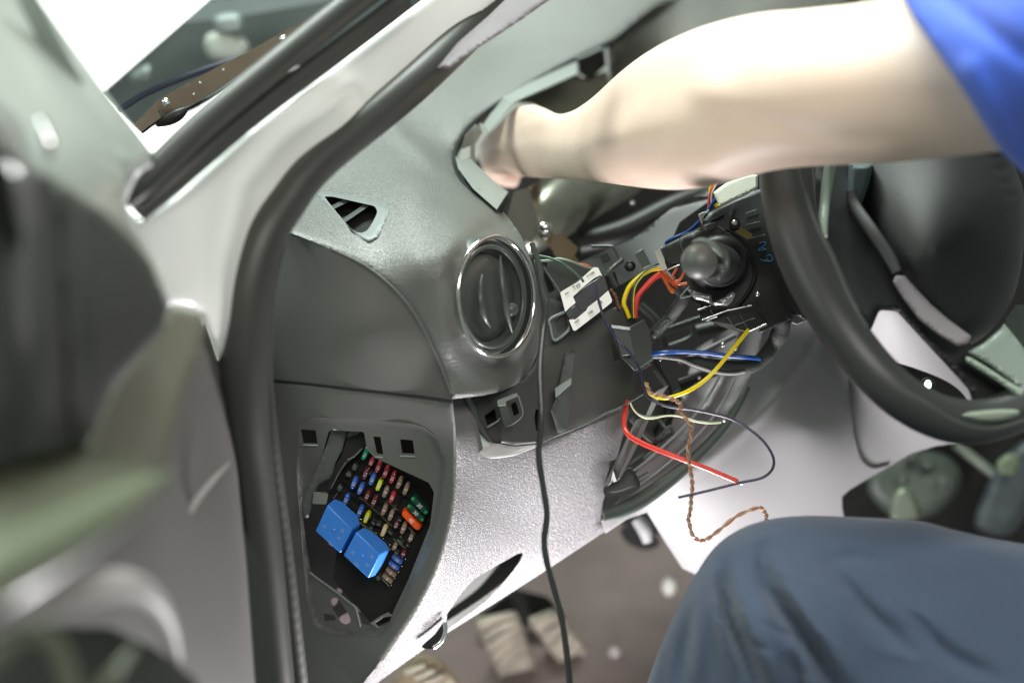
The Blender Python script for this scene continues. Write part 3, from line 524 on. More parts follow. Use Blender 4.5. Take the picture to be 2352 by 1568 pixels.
# bracket plate behind the sticker
bp = thing('vent_side_bracket', 'grey green bracket plate with dark slots between air vent and white sticker', 'bracket', P(1290, 700, 1.1))
Sq = TPS([(1250, 610, 1.10), (1370, 600, 1.12), (1290, 690, 1.105), (1320, 760, 1.10)])
sheet('bracket_plate', rnd(c4((250, 210), (280, 120), (360, 95), (560, 160), (800, 240), (900, 420), (640, 560), (480, 600), (500, 900), (360, 1080), (290, 840), (270, 650), (230, 560), (190, 330)), 4), Sq, M['satin'], bp, holes=[c4((195, 225), (235, 200), (355, 470), (280, 505)), rnd(c4((340, 850), (470, 740), (500, 880), (385, 980)), 2)], step=10, thick=.003, bevel=.0006)
sheet('bracket_back', c4((150, 150), (600, 250), (600, 1100), (300, 1150)), Sq, M['pit'], bp, step=0, thick=.002, lift=-.016)
tube('hole_rim', c4((480, 720, 1.095), (300, 810, 1.09), (300, 900, 1.09), (350, 1060, 1.09), (500, 950, 1.09), (520, 900, 1.092)), 3, M['framegrey'], bp, ns=8)
tube('slot_strut', c4((215, 190, 1.09), (300, 330, 1.09), (400, 480, 1.088), (480, 700, 1.088), (520, 900, 1.088)), 2.6, M['satin'], bp, ns=8)
# cross bracket right of sticker
cb = thing('column_bracket', 'dark plastic bracket rail running up to the right behind the white sticker', 'bracket', P(1450, 620, 1.14))
Sx = TPS([(1330, 640, 1.16), (1500, 560, 1.15), (1650, 450, 1.17), (1420, 660, 1.13)])
sheet('bracket_rail', rnd(c4((560, 250), (610, 150), (900, 20), (1300, -160), (1700, -470), (2200, -760), (2260, -640), (1820, -330), (1620, 120), (1270, 330), (1110, 420), (1090, 360), (1060, 250), (960, 300), (820, 330)), 4), Sx, M['black'], cb, step=12, thick=.006, bevel=.0008, disp=lambda xy: -.006 * np.exp(-(dist_line(xy, [(1460, 510), (1540, 465), (1640, 440), (1720, 400)]) / 10) ** 2))
poly_plate('bracket_tab', c4((1285, 45, 1.115), (1390, -20, 1.118), (1480, 170, 1.115), (1390, 225, 1.112)), M['satin'], .012, cb)
poly_plate('bracket_tab_lip', c4((1385, 215, 1.110), (1475, 172, 1.112), (1480, 195, 1.112), (1392, 238, 1.110)), M['trim'], .003, cb)
tube('hook_strip', c4((780, -45, 1.12), (1000, -50, 1.12), (1060, -10, 1.118), (1110, 90, 1.116), (1150, 110, 1.115)), 4, M['satin'], cb, flatn=2, ns=8)
tube('hook_strip', c4((1150, 110, 1.112), (1050, 190, 1.112), (1000, 250, 1.11), (1020, 340, 1.11), (1070, 430, 1.112)), 6, M['satin'], cb, flatn=1.5, ns=8)
poly_plate('square_socket', c4((880, 60, 1.125), (960, 25, 1.125), (1005, 115, 1.125), (920, 160, 1.125)), M['black'], .006, cb)
disc('screw_recess', *c4((1235, 190))[0], 1.125, 13, M['black'], cb, h=.002); disc('screw', *c4((1235, 190))[0], 1.12, 6, M['satin'], cb, h=.002)
# ---- cavity behind
bulk = sheet('bulkhead', [(1080, 380), (1200, 250), (2450, 250), (2450, 1300), (1900, 1330), (1380, 1190), (1100, 1000), (1000, 600)], TPS([(1080, 380, 1.50), (2352, 380, 1.55), (1200, 1000, 1.36), (2352, 1300, 1.62)]), M['pit'], step=40, thick=.01)
tag(bulk, 'black felted bulkhead in the cavity behind the steering column', 'bulkhead')
duct = tube('air_duct', [(1190, 570, 1.27, 40), (1225, 520, 1.27, 62), (1275, 475, 1.30, 72), (1340, 440, 1.34, 66), (1440, 400, 1.38, 50)], 60, M['alu'], ns=30, n=8)
tag(duct, 'shiny crumpled aluminium air duct just below the mechanic\'s wrist', 'air duct')
dl = sheet('duct_flange', rnd([(1163, 505), (1180, 440), (1215, 430), (1240, 520), (1220, 560), (1200, 545)], 5), flat(1.22), mat('dull_flange_metal', (.085, .085, .065), .5, metal=.2, var=.3), step=0, thick=.006)
tag(dl, 'grey metal flange at the left end of the air duct', 'metal flange')
for pts, lab, m, r in (([(1250, 530, 1.24, 12), (1300, 590, 1.24, 16), (1350, 650, 1.24, 16)], 'brown metal strut running down right from the bright bolt', 'tan2', 14),
                   ([(1330, 560, 1.30, 26), (1440, 530, 1.30, 30), (1560, 470, 1.31, 28), (1700, 420, 1.33, 20)], 'thick dark cross tube in the cavity below the forearm', 'black', 26),
                   ([(1230, 600, 1.22, 8), (1260, 700, 1.2, 8), (1280, 800, 1.2, 8)], 'thin dark strut behind the air vent', 'cover', 8)):
    tag(tube('support_strut', pts, r, M[m], ns=14), lab, 'strut')
sp = tag(sheet('brown_plate', rnd([(1256, 540), (1290, 535), (1330, 570), (1310, 600), (1275, 590)], 4), flat(1.225), M['tan2'], step=0, thick=.003), 'small yellow brown metal plate under the bright bolt', 'metal plate')
b1 = ball('bolt', P(1252, 522, 1.21), .0062, M['chrome'], scale=(1.1, .8, .8)); tag(b1, 'bright round bolt beneath the shiny air duct', 'bolt')
tag(disc('bolt_washer', 1250, 536, 1.212, 15, M['zinc'], h=.003), 'bright washer under the bolt below the air duct', 'washer')
tag(disc('plate_bolt', 1453, 540 - 82 + 10, 1.32, 5, M['zinc'], h=.003), 'small dull bolt in the dark below the forearm', 'bolt')
# dark mechanism behind wires: struts and levers
rng = random.Random(7)
for pts, r, m in (([(1500, 770, 1.17), (1600, 735, 1.18), (1700, 700, 1.18)], 9, 'satin'), ([(1560, 835, 1.19), (1630, 800, 1.19), (1690, 770, 1.19)], 6, 'lilac'), ([(1520, 800, 1.2), (1585, 775, 1.2), (1590, 750, 1.2)], 5, 'satin'),
                  ([(1500, 830, 1.16), (1540, 920, 1.17), (1510, 1000, 1.17)], 10, 'black'), ([(1505, 850, 1.15), (1530, 885, 1.15)], 5, 'satin'), ([(1560, 880, 1.18), (1650, 850, 1.18)], 12, 'black'), ([(1470, 700, 1.2), (1510, 740, 1.2), (1530, 800, 1.2)], 9, 'cover'),
                  ([(1480, 940, 1.18), (1560, 900, 1.18), (1610, 860, 1.18)], 7, 'black'), ([(1450, 960, 1.15), (1500, 1010, 1.15), (1540, 990, 1.15)], 8, 'cover'), ([(1600, 760, 1.22), (1690, 735, 1.22), (1760, 690, 1.22)], 14, 'cover')):
    lab = {(9, 1500): 'longest satin lever, behind the braided cable sleeve', (9, 1470): 'bent dark lever just right of the red feed wire end', (6, 1560): 'thin lilac grey rod under the column unit', (5, 1520): 'short satin hooked lever above the blue wire', (5, 1505): 'short satin lever beside the lower right corner of the dark block', (10, 1500): 'black stay left of the ribbed liner', (12, 1560): 'thick black stay below the blue wire', (7, 1480): 'black rod crossing behind the yellow wire', (8, 1450): 'bent dark stay by the end of the pale wire', (14, 1600): 'broad dark rail behind the column unit'}[(r, pts[0][0])]
    tag(tube('linkage_lever', pts, r, M[m], ns=10), lab, 'lever', 'levers and stays in the dark behind the wires')
for x, y, r in ((1516, 822, 7), (1660, 792, 6), (1730, 830, 4), (1606, 868, 4), (1690, 800, 4)):
    tag(ball('fastener', P(x, y, 1.16), r * K * 1.16, M['chrome'] if r > 5 else M['zinc'], seg=12), {1516: 'brightest glinting fastener, just below the left end of the blue wire', 1660: 'glinting fastener under the blue wire near the yellow one', 1730: 'small glint in the bend of the taped loom', 1606: 'small glint left of the yellow wire below the loom', 1690: 'small glint above the blue wire by the column unit'}[x], 'fastener', 'glinting fasteners behind the wires')
# ================================================================== ribbed liner, groove, bright lower panels
Sr = TPS([(1440, 945, 1.15), (1500, 830, 1.20), (1780, 720, 1.20), (1870, 790, 1.20), (1740, 960, 1.17), (1600, 1090, 1.15), (1400, 1190, 1.13), (1640, 900, 1.19)])
def rib_d(xy):
    r = np.hypot(xy[:, 0] - 1150, (xy[:, 1] - 640) * 1.0); return .0045 * np.abs(np.sin((r - 400) / 17.)) ** .7 * (xy[:, 0] > 1480) * np.clip((xy[:, 0] - 1500) / 60, 0, 1)
liner = sheet('ribbed_liner', [(1600, 800), (1700, 740), (1790, 690), (1778, 764), (1748, 824), (1721, 892), (1699, 937), (1664, 989), (1611, 1046), (1545, 1105), (1478, 1153), (1430, 1177), (1388, 1193), (1450, 1100), (1540, 980)], Sr, M['lilac'], step=6, thick=.004, disp=rib_d)
tag(liner, 'grey curved liner with raised parallel ribs below the steering column', 'trim liner')
pk = thing('glove_pocket', 'dark cut-open storage pocket between leather-grained panel and groove', 'storage pocket', P(1450, 1130, 1.16))
sheet('pocket_shell', rnd(c7((600, 290), (900, 130), (1180, 260), (1350, 290), (1340, 380), (1020, 620), (900, 780), (720, 900), (680, 1180), (420, 1290), (300, 1250), (300, 1170), (380, 900), (500, 480)), 4), TPS([(1450, 930, 1.16), (1600, 930, 1.19), (1390, 1130, 1.135), (1470, 1110, 1.16)]), M['cover'], pk, step=12, thick=.003)
poly_plate('pocket_flap', [(*c7(p)[0], d) for p, d in zip([(740, 440), (690, 560), (440, 1105), (400, 1010), (380, 1120), (330, 1180), (300, 1160), (430, 900), (560, 620), (640, 470)], [1.12, 1.12, 1.10, 1.10, 1.105, 1.11, 1.12, 1.13, 1.13, 1.125])], M['trim'], .003, pk)
poly_plate('pocket_flap_edge', [(*c7(p)[0], d) for p, d in zip([(985, 100), (850, 170), (440, 1105), (470, 1080), (640, 760), (780, 450), (860, 280)], [1.135, 1.135, 1.096, 1.098, 1.105, 1.12, 1.13])], M['trim'], .002, pk)
sheet('pocket_cup', sm(c7((300, 1180), (420, 1095), (480, 1050), (560, 960), (640, 1030), (680, 1170), (560, 1240), (400, 1280), (320, 1260))), flat(1.115), M['satin'], pk, step=8, thick=.004, roundw=14, roundd=-.006)
for q, r in ((c7((720, 870, 1.14), (850, 770, 1.145), (960, 700, 1.15)), 4), (c7((850, 670, 1.145), (940, 580, 1.15), (1000, 540, 1.15), (1030, 640, 1.15), (940, 760, 1.145)), 4), (c7((560, 930, 1.12), (640, 870, 1.12), (710, 820, 1.125)), 3), (c7((640, 1090, 1.12), (760, 1020, 1.125)), 3), (c7((700, 440, 1.14), (860, 460, 1.15), (950, 560, 1.15)), 5)):
    tube('pocket_rib', q, r, M['satin'], pk, ns=8)
grv = [(*p, 1.125) for p in c7((300, 1470), (480, 1410), (700, 1300), (1000, 1085), (1300, 820), (1540, 560), (1700, 320), (1800, 120))]
g = tube('groove_seal', [(x, y, 1.118 + i * .006, r) for i, ((x, y, _), r) in enumerate(zip(grv, (13, 17, 18, 16, 13, 11, 9, 8)))], 11, mat('dark_green_grey_rubber', (.05, .065, .055), .5, var=.1), ns=14, flatn=.5); tag(g, 'dark green grey curved rubber strip along the edge of the ribbed liner', 'rubber strip')
for off, lab in ((-46, 'inner thin bright bead beside the dark curved strip'), (-90, 'outermost short bright bead inside the ribbed liner')):
    tag(tube('liner_bead', [(x + off * .62, y + off * .55 + 8, 1.13 + .005 * i) for i, (x, y, _) in enumerate(grv[2:])], 3.0, M['trim'], ns=8), lab, 'trim bead')
lp = thing('lower_trim', 'large bright light grey lower trim below the steering wheel, strongly lit from below', 'trim panel', P(1700, 1250, 1.2))
Sg = TPS([(1400, 1200, 1.14), (1560, 1120, 1.16), (1720, 980, 1.18), (1880, 790, 1.23), (1960, 900, 1.235), (2080, 1040, 1.25), (1940, 1130, 1.25), (1750, 1220, 1.24), (1600, 1305, 1.24), (1500, 1190, 1.20), (1760, 1050, 1.20), (1850, 980, 1.205), (2050, 720, 1.19), (2200, 900, 1.21), (2300, 800, 1.20)])
gout = [(1380, 1196), (1426, 1174), (1474, 1150), (1540, 1103), (1606, 1044), (1659, 987), (1694, 935), (1716, 890), (1745, 822), (1775, 762), (1800, 690), (2100, 660), (2330, 900), (2240, 1010), (2150, 1024), (2095, 1040), (2040, 1072), (1985, 1104), (1952, 1124), (1934, 1140), (1934, 1164), (1960, 1300), (1640, 1312), (1597, 1318), (1568, 1305), (1525, 1240), (1486, 1176), (1440, 1192), (1390, 1225)]
def g_d(xy):
    l = dist_line(xy, [(1952, 880), (1956, 940), (1962, 1010), (1976, 1052), (2003, 1073), (2060, 1060)]); l2 = dist_line(xy, [(1880, 780), (1830, 850), (1740, 960), (1640, 1050), (1520, 1130)])
    return 0 * l - .004 * np.exp(-(l2 / 12) ** 2)
sheet('trim_shell', gout, Sg, M['trim'], lp, step=9, thick=.004, disp=g_d)
tube('panel_seam', [(x, y, Sg.one(x, y) - .0008) for x, y in [(1952, 870), (1956, 940), (1962, 1005), (1976, 1050), (2003, 1072), (2040, 1066)]], 3.2, M['cover'], lp, ns=8)
tube('trim_peg', [(1462, 1190, 1.3, 14), (1480, 1215, 1.3, 17), (1488, 1245, 1.3, 12)], 15, M['trim'], lp)
# ================================================================== footwell
Sfl = TPS([(1000, 1300, 1.72), (2352, 1100, 1.85), (1500, 1568, 1.52)])
fl = sheet('car_floor', [(700, 1640), (900, 1400), (1300, 1150), (2500, 950), (2500, 1700), (700, 1700)], Sfl, M['carpet'], step=22, thick=.02, disp=lambda xy: .004 * np.sin(xy[:, 0] / 57.) * np.cos(xy[:, 1] / 41.))
struct(fl)
def pedal(name, outl, d, lab, cat_, nr, m='pedal'):
    t = thing(name, lab, cat_, P(outl[0][0], outl[0][1], d)); S = TPS([(outl[0][0], outl[0][1], d), (outl[2][0], outl[2][1], d + .05), (outl[1][0], outl[1][1], d + .01)])
    sheet('pad', rnd(outl, 14), S, M[m], t, step=9, thick=.02, roundw=12, roundd=.008)
    a, b, c, e = [Vector(o) for o in outl[:4]]
    for k in range(nr):
        f = (k + .6) / nr; p = a.lerp(e, f) * .94 + b.lerp(c, f) * .06; q = a.lerp(e, f) * .06 + b.lerp(c, f) * .94
        tube('grip_rib', [(p.x, p.y, S.one(p.x, p.y) - .003), ((p.x + q.x) / 2, (p.y + q.y) / 2 - 4, S.one(p.x, p.y) - .004), (q.x, q.y, S.one(q.x, q.y) - .003)], 4.5, M[m], t, ns=8)
    return t
pedal('clutch_pedal', [(1088, 1420), (1185, 1400), (1232, 1530), (1180, 1640)], 1.50, 'worn tan ribbed pedal pad left of the dangling black cable', 'pedal', 9)
pedal('brake_pedal', [(1210, 1420), (1275, 1395), (1355, 1500), (1310, 1560)], 1.52, 'worn tan ribbed pedal pad right of the dangling black cable', 'pedal', 5)
ft = thing('foot_rest', 'dark brown speckled foot rest at the bottom edge left of the pedals', 'foot rest', P(960, 1560, 1.45))
sheet('pad', rnd([(900, 1560), (960, 1500), (1010, 1510), (1060, 1568), (1060, 1640), (880, 1640)], 12), flat(1.42), mat('brown_pad', (.16, .12, .07), .6, var=.6, vs=70), ft, step=10, thick=.02, roundw=14, roundd=.01)
for k in range(4): tube('grip_rib', [(930 + k * 22, 1545 + k * 12, 1.405), (975 + k * 22, 1528 + k * 12, 1.405)], 6, M['pedal'], ft, ns=8)
tag(sheet('pedal_mount_shade', rnd([(1090, 1420), (1180, 1350), (1260, 1370), (1300, 1420), (1200, 1440)], 10), flat(1.58), M['pit'], step=0, thick=.02), 'dark sheet for the shaded mount above the two tan pedals', 'pedal mount')  # near-black sheet paints the shade round the pedal mount
tag(ball('floor_fastener', P(1537, 1346, 1.55), .0095, M['offwhite'], scale=(.9, .9, 1.3)), 'round white fastener button on the footwell carpet', 'fastener')
tag(ball('floor_fastener', P(1412, 1498, 1.56), .007, mat('mauve_stud', (.3, .27, .27), .6)), 'faint mauve stud on the carpet right of the pedals', 'stud')
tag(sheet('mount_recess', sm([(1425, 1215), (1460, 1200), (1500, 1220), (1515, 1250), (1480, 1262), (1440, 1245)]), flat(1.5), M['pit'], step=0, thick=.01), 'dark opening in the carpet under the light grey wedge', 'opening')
# things under the dash at the right
ud = thing('pedal_box', 'dark blurred pedal box and steering shaft joints under the steering wheel', 'pedal box', P(2100, 1180, 1.5))
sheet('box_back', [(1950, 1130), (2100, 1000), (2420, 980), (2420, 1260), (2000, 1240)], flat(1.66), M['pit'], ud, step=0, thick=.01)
dg = mat('dark_green_casting', (.06, .075, .06), .5, var=.4, vs=40)
sheet('casting', sm([(2000, 1060), (2090, 1030), (2180, 1050), (2210, 1110), (2150, 1180), (2060, 1190), (1990, 1130)]), flat(1.5), dg, ud, step=10, thick=.02, roundw=30, roundd=.03, pillow=True)
sheet('clevis', sm([(2046, 1150), (2062, 1122), (2085, 1120), (2105, 1145), (2112, 1190), (2050, 1195)]), flat(1.42), mat('pale_clevis_metal', (.17, .20, .15), .4, metal=.5, var=.3), ud, step=6, thick=.01, roundw=14, roundd=.012, pillow=True)
tube('shaft', [(2195, 1020, 1.5), (2285, 1090, 1.5)], 11, mat('grey_shaft', (.2, .23, .19), .4, metal=.4), ud)
sheet('joint_boot', sm([(2240, 1210), (2260, 1130), (2300, 1060), (2360, 1010), (2400, 1060), (2330, 1220)]), flat(1.48), mat('dark_blue_boot', (.035, .045, .05), .5, var=.5, vs=60), ud, step=10, thick=.02, roundw=24, roundd=.02, pillow=True)
sheet('joint_cap', sm([(2290, 1060), (2320, 1040), (2345, 1060), (2330, 1090), (2295, 1085)]), flat(1.44), mat('speckled_green_cap', (.10, .13, .08), .5, var=.5, vs=90), ud, step=8, thick=.01, roundw=10, roundd=.01, pillow=True)
for x, y in ((2100, 1045), (2130, 1075), (2075, 1100), (2165, 1110)): ball('casting_stud', P(x, y, 1.485), .006, dg, ud, seg=10)
# ================================================================== FUSE BOX
fb = thing('fuse_box', 'black fuse box carrier inside the opening of the dashboard end', 'fuse box', P(860, 1250, 1.12))
Sz = TPS([(700, 1000, 1.100), (1000, 1100, 1.098), (800, 1420, 1.125)])
sheet('fuse_box_base', rnd([(770, 1040), (845, 1030), (1010, 1110), (1010, 1200), (905, 1420), (860, 1440), (765, 1330), (775, 1250), (745, 1180)], 4), Sz, M['pit'], fb, step=18, thick=.02, lift=-.004)
sheet('opening_back', [(690, 980), (1010, 990), (1010, 1460), (740, 1460), (690, 1250)], flat(1.19), M['pit'], fb, step=0, thick=.004)
def orient(S, x, y, ax, ay):
    """frame at a photo point: y axis along photo direction (ax,ay), z towards the camera"""
    o = S.at(x, y); e = (S.at(x + ax * 20, y + ay * 20) - o).normalized(); n = (-ray(x, y)).normalized()
    q1 = S.at(x + 30, y) - o; q2 = S.at(x, y + 30) - o; n = q1.cross(q2).normalized()
    if n.dot(ray(x, y)) > 0: n = -n
    ex = e.cross(n).normalized(); return o, Matrix((ex, e, n)).transposed()
def grid_line(a, b, r, m, lift=.002):
    (x0, y0), (x1, y1) = a, b; V, F = sweep([Sz.at(x0, y0, lift), Sz.at(x1, y1, lift)], r, 4); return V, F
segs = []
for a, b, off in (((880, 1180), (1560, 1600), 0), ((960, 1060), (1700, 1570), 0), ((1080, 1000), (1700, 1350), 0), ((1130, 760), (1900, 1180), 0), ((900, 900), (1180, 1080), 0)):
    p, q = c1(a, b); segs.append(grid_line(p, q, .0007, None))
for a, b in (((780, 1150), (960, 900)), ((1180, 1220), (1330, 900)), ((1300, 1260), (1440, 960)), ((1460, 1330), (1600, 1010)), ((1560, 1440), (1720, 1110)), ((980, 880), (1130, 640))):
    p, q = c1(a, b); segs.append(grid_line(p, q, .0006, None))
join('socket_ridges', segs, M['black'], fb)['kind'] = 'stuff'
segs = []
for a, b in (((1130, 1130), (1280, 1250)), ((1280, 1250), (1420, 1380)), ((1420, 1380), (1570, 1520)), ((1030, 1330), (1150, 1430)), ((1160, 1480), (1225, 1560)), ((1500, 1180), (1660, 1310))):
    p, q = c1(a, b); segs.append(grid_line(p, q, .00045, None, .0045))
for a, b in (((1060, 10), (1110, 90)), ((1115, 110), (1300, 240)), ((1300, 240), (1560, 500)), ((1440, 885), (1540, 985)), ((1590, 345), (1760, 480)), ((1800, 190), (1880, 290))):
    p, q = c2(a, b); segs.append(grid_line(p, q, .0006, None, .0045))
join('contact_rails', segs, M['alu'], fb)['kind'] = 'stuff'
bx = []
for (x, y, sx, sy) in ((1620, 1270, 46, 26), (1400, 1480, 60, 30), (1300, 1530, 40, 30), (1680, 1420, 60, 22), (1850, 1580, 34, 22), (1080, 720, 60, 60), (1000, 820, 70, 40), (880, 1000, 60, 60), (1290, 800, 20, 30), (1440, 880, 24, 20), (1130, 1050, 24, 24), (1640, 980, 24, 30), (1380, 1100, 22, 30), (1750, 1080, 24, 26)):
    (px, py), = c1((x, y)); o, B = orient(Sz, px, py, .34, -.94); bx.append(box_vf(o, B.col[0], B.col[1], B.col[2], sx * .171 * K * 1.1, sy * .171 * K * 1.1, .010))
for (x, y, sx, sy) in ((1690, 370, 100, 26), (1330, 120, 60, 30), (1560, 250, 70, 24), (1700, 300, 30, 24), (1640, 520, 60, 30), (1790, 420, 50, 20), (1400, 850, 60, 60)):
    (px, py), = c2((x, y)); o, B = orient(Sz, px, py, -.75, -.66); bx.append(box_vf(o, B.col[0], B.col[1], B.col[2], sy * .171 * K * 1.1, sx * .171 * K * 1.1, .010))
join('socket_blocks', bx, M['satin'], fb, bevel=.0004)['kind'] = 'stuff'
for x, y in c1((1260, 748), (1155, 1432)) + c2((1355, 268), (1455, 345), (1545, 430), (1755, 620), (1705, 715), (1655, 795), (1610, 880), (1565, 968), (1140, 80)):
    ball('contact_pin', Sz.at(x, y, .005), .0007, M['chrome'], fb, seg=8)
# levers and clip left of fuses
lv = thing('retaining_lever', 'dark curved lever arm with silver square tab, left of the fuses', 'lever', P(740, 1150, 1.09))
Sv = TPS([(790, 990, 1.085), (750, 1100, 1.088), (700, 1180, 1.09)])
sheet('lever_arm', rnd(c1((760, 215), (970, 235), (900, 500), (800, 700), (770, 830), (740, 880), (600, 950), (560, 1010), (545, 1070), (505, 1230), (480, 1330), (440, 1420), (385, 1400), (360, 1200), (450, 1000), (580, 700), (700, 420)), 3), Sv, M['satin'], lv, step=10, thick=.004, roundw=5, roundd=.0015)
sheet('silver_tab', rnd(c1((520, 1065), (690, 1068), (715, 1090), (690, 1230), (500, 1222)), 4), Sv, M['zinc'], lv, step=0, thick=.003, lift=.006, bevel=.0006)
ll = thing('release_arm', 'black glossy release arm running down beside the uppermost green fuse', 'release arm', P(810, 1050, 1.09))
sheet('arm', rnd(c1((985, 320), (1130, 260), (1190, 280), (1230, 420), (1150, 520), (1060, 600), (960, 680), (880, 790), (790, 980), (740, 1040), (700, 1050), (780, 750), (880, 600)), 3), Sv, M['black'], ll, step=0, thick=.006, lift=-.003, bevel=.0006)
tube('arm_rail', [(x, y, 1.083) for x, y in c1((960, 660), (870, 790), (750, 1020))], 1.6, M['satin'], ll, ns=6)
tube('arm_edge', [(x, y, 1.082) for x, y in c1((975, 640), (1080, 570), (1170, 480))], 2.2, M['satin'], ll, ns=6)
sheet('paper_tag', rnd(c1((990, 260), (1150, 240), (1110, 290), (970, 330)), 2), Sv, M['satin'], ll, step=0, thick=.001, lift=.004)
poly_plate('lower_web', [(x, y, 1.11) for x, y in c2((1270, 1480), (1420, 1380), (1520, 1330), (1600, 1385), (1460, 1400), (1345, 1475), (1400, 1545))], M['dashend'], .004, ll)
# seen through the bottom openings: blurred pinkish metal
for q, lab in ((c2((850, 1010), (900, 1040), (880, 1080), (830, 1040)), 'upper'), (c2((1070, 1180), (1200, 1250), (1130, 1320), (1080, 1260)), 'middle'), (c2((1270, 1340), (1400, 1440), (1330, 1490), (1280, 1440)), 'lower'), (c2((870, 1400), (1040, 1330), (1050, 1520), (900, 1500)), 'left'), (c2((750, 1150), (830, 1130), (840, 1190), (780, 1250)), 'leftmost')):
    tag(sheet('body_panel_patch', sm(q), flat(1.17), mat('mauve_primer', (.34, .27, .29), .5, var=.3, vs=80), step=0, thick=.004), 'pinkish grey painted metal patch showing through the openings under the relays, the %s one' % lab, 'metal patch')
# ---- fuses
FC = {'green': (.0, .34, .19), 'red': (.42, .03, .04), 'maroon': (.14, .018, .03), 'blue': (.055, .14, .52), 'yellow': (.60, .68, .01), 'tan': (.27, .18, .13), 'cream': (.68, .56, .28)}
FM = {k: mat(k + '_fuse_plastic', c, .3, spec=.5, var=.03) for k, c in FC.items()}
proto = {}
def capsule(L, Wd, H, n=6):
    """rounded slab: outline capsule, top edge chamfered"""
    out = []
    for s, yy in ((1, L / 2 - Wd / 2), (-1, -(L / 2 - Wd / 2))):
        for k in range(n + 1):
            a = math.pi * k / n if s > 0 else math.pi + math.pi * k / n; out.append((math.cos(a) * Wd / 2, yy + math.sin(a) * Wd / 2))
    V = []; F = []; N = len(out)
    for sc, z in ((1.06, 0), (1.0, H * .75), (.86, H * .97), (.6, H)):
        for x, y in out: V.append(Vector((x * sc, (y - 0) * (1 - (1 - sc) * .45), z)))
    for i in range(3):
        for k in range(N): F.append([i * N + k, i * N + (k + 1) % N, (i + 1) * N + (k + 1) % N, (i + 1) * N + k])
    F.append([3 * N + k for k in range(N)]); return V, F
def fuse(col, num, x, y, ax, ay, label, L=.0096, Wd=.0034, H=.006, flip=False, lift=.0):
    o, B = orient(Sz, x, y, ax, ay); key = (col, num, L, flip)
    if key not in proto:
        t = thing('blade_fuse', label, 'fuse', (0, 0, 0), 'blade fuses plugged into the fuse box')
        V, F = capsule(L, Wd, H); bdy = mk('fuse_body', V, F, FM[col], None, angle=50); bdy.parent = t
        V2, F2 = capsule(L * .62, Wd * .9, .002); b2 = mk('fuse_foot', [v + Vector((.0006, 0, 0)) for v in V2], F2, FM[col], None); b2.parent = t
        tv, tf = text_mesh(num, .0036 if len(num) < 3 else .0030); s = 1 if flip else -1
        mv = mk('marking', [Vector((-v.y * s, v.x * s, H + .00015)) + Vector((0, 0, v.z)) for v in tv], tf, M['white'], None, smooth=False); mv.parent = t
        for q in (-1, 1): pn = ball('test_point', Vector((Wd * .12, q * L * .36, H)), .00035, M['chrome'], None, seg=6); pn.parent = t
        proto[key] = t; r = t
    else:
        s = proto[key]; r = s.copy(); COL.objects.link(r)
        for ch in list(s.children):
            c = ch.copy(); COL.objects.link(c); c.parent = r
    r['label'] = label; r.matrix_world = Matrix.Translation(o + B.col[2] * lift) @ B.to_4x4(); return r
A1 = (.36, -.93)
fz = [('green', '10', 1222, 535, 'green 10 fuse, topmost of all, half under the panel edge'),
      ('red', '10', 1308, 640, 'leftmost red 10 fuse, right below the topmost green fuse'),
      ('red', '10', 1402, 705, 'second red 10 fuse from the left in the top row along the panel edge'),
      ('red', '10', 1500, 778, 'third red 10 fuse from the left in the top row along the panel edge'),
      ('red', '10', 1592, 852, 'fourth red 10 fuse in the top row, next to a tan fuse'),
      ('tan', '5', 1682, 922, 'tan 5 fuse in the top row, directly right of the red ones'),
      ('tan', '5', 1772, 1002, 'tan 5 fuse at the right end of the top row, above the dark green fuses'),
      ('maroon', '7.5', 1230, 798, 'maroon 7.5 fuse in the second row, left of a blue one'),
      ('blue', '15', 1320, 872, 'blue 15 fuse in the second row between maroon and yellow fuses'),
      ('yellow', '20', 1412, 948, 'yellow 20 fuse in the second row, right of a blue fuse'),
      ('tan', '5', 1498, 1038, 'tan 5 fuse in the second row between yellow and red fuses'),
      ('red', '10', 1588, 1108, 'red 10 fuse standing alone, left of the dark green fuses'),
      ('blue', '15', 1075, 925, 'blue 15 fuse at the upper left end of the third row'),
      ('blue', '15', 1163, 1000, 'blue 15 fuse second in the third row, left of two maroon fuses'),
      ('maroon', '7.5', 1253, 1092, 'left one of the two adjacent maroon 7.5 fuses in the middle'),
      ('maroon', '7.5', 1345, 1165, 'right one of the two adjacent maroon 7.5 fuses in the middle'),
      ('tan', '5', 1480, 1278, 'left one of two tan 5 fuses between maroon and orange fuses'),
      ('tan', '5', 1572, 1350, 'right one of two tan 5 fuses left of the large orange fuse'),
      ('blue', '15', 970, 1142, 'leftmost blue 15 fuse just above the upper relay'),
      ('blue', '15', 1155, 1298, 'blue 15 fuse touching the right edge of the upper relay'),
      ('yellow', '20', 1245, 1380, 'yellow 20 fuse next to the relays, right of a blue fuse'),
      ('cream', '25', 1475, 1560, 'cream 25 fuse above the lower relay'),
      ('maroon', '7.5', 1640, 1478, 'small maroon fuse half hidden left of the orange fuse foot'),
      ('tan', '5', 1738, 1525, 'dark tan 5 fuse just below the large orange fuse')]
for col, num, x, y, lab in fz:
    (px, py), = c1((x, y)); k = .6 if x == 1640 or (x, y) == (1308, 640) else 1
    fuse(col, num, px, py, *A1, lab, L=.0096 * k if k == 1 else .0066)
for col, num, x, y, lab in (('tan', '5', 1835, 312, 'short tan fuse at the far right below the orange fuse'), ('tan', '5', 1620, 425, 'short tan 5 fuse right of the lower relay corner'), ('maroon', '5', 1735, 520, 'small maroon fuse behind the pair of blue 15 fuses')):
    (px, py), = c2((x, y)); fuse(col, num, px, py, *A1, lab, L=.0068)
A2 = (-.78, -.62)
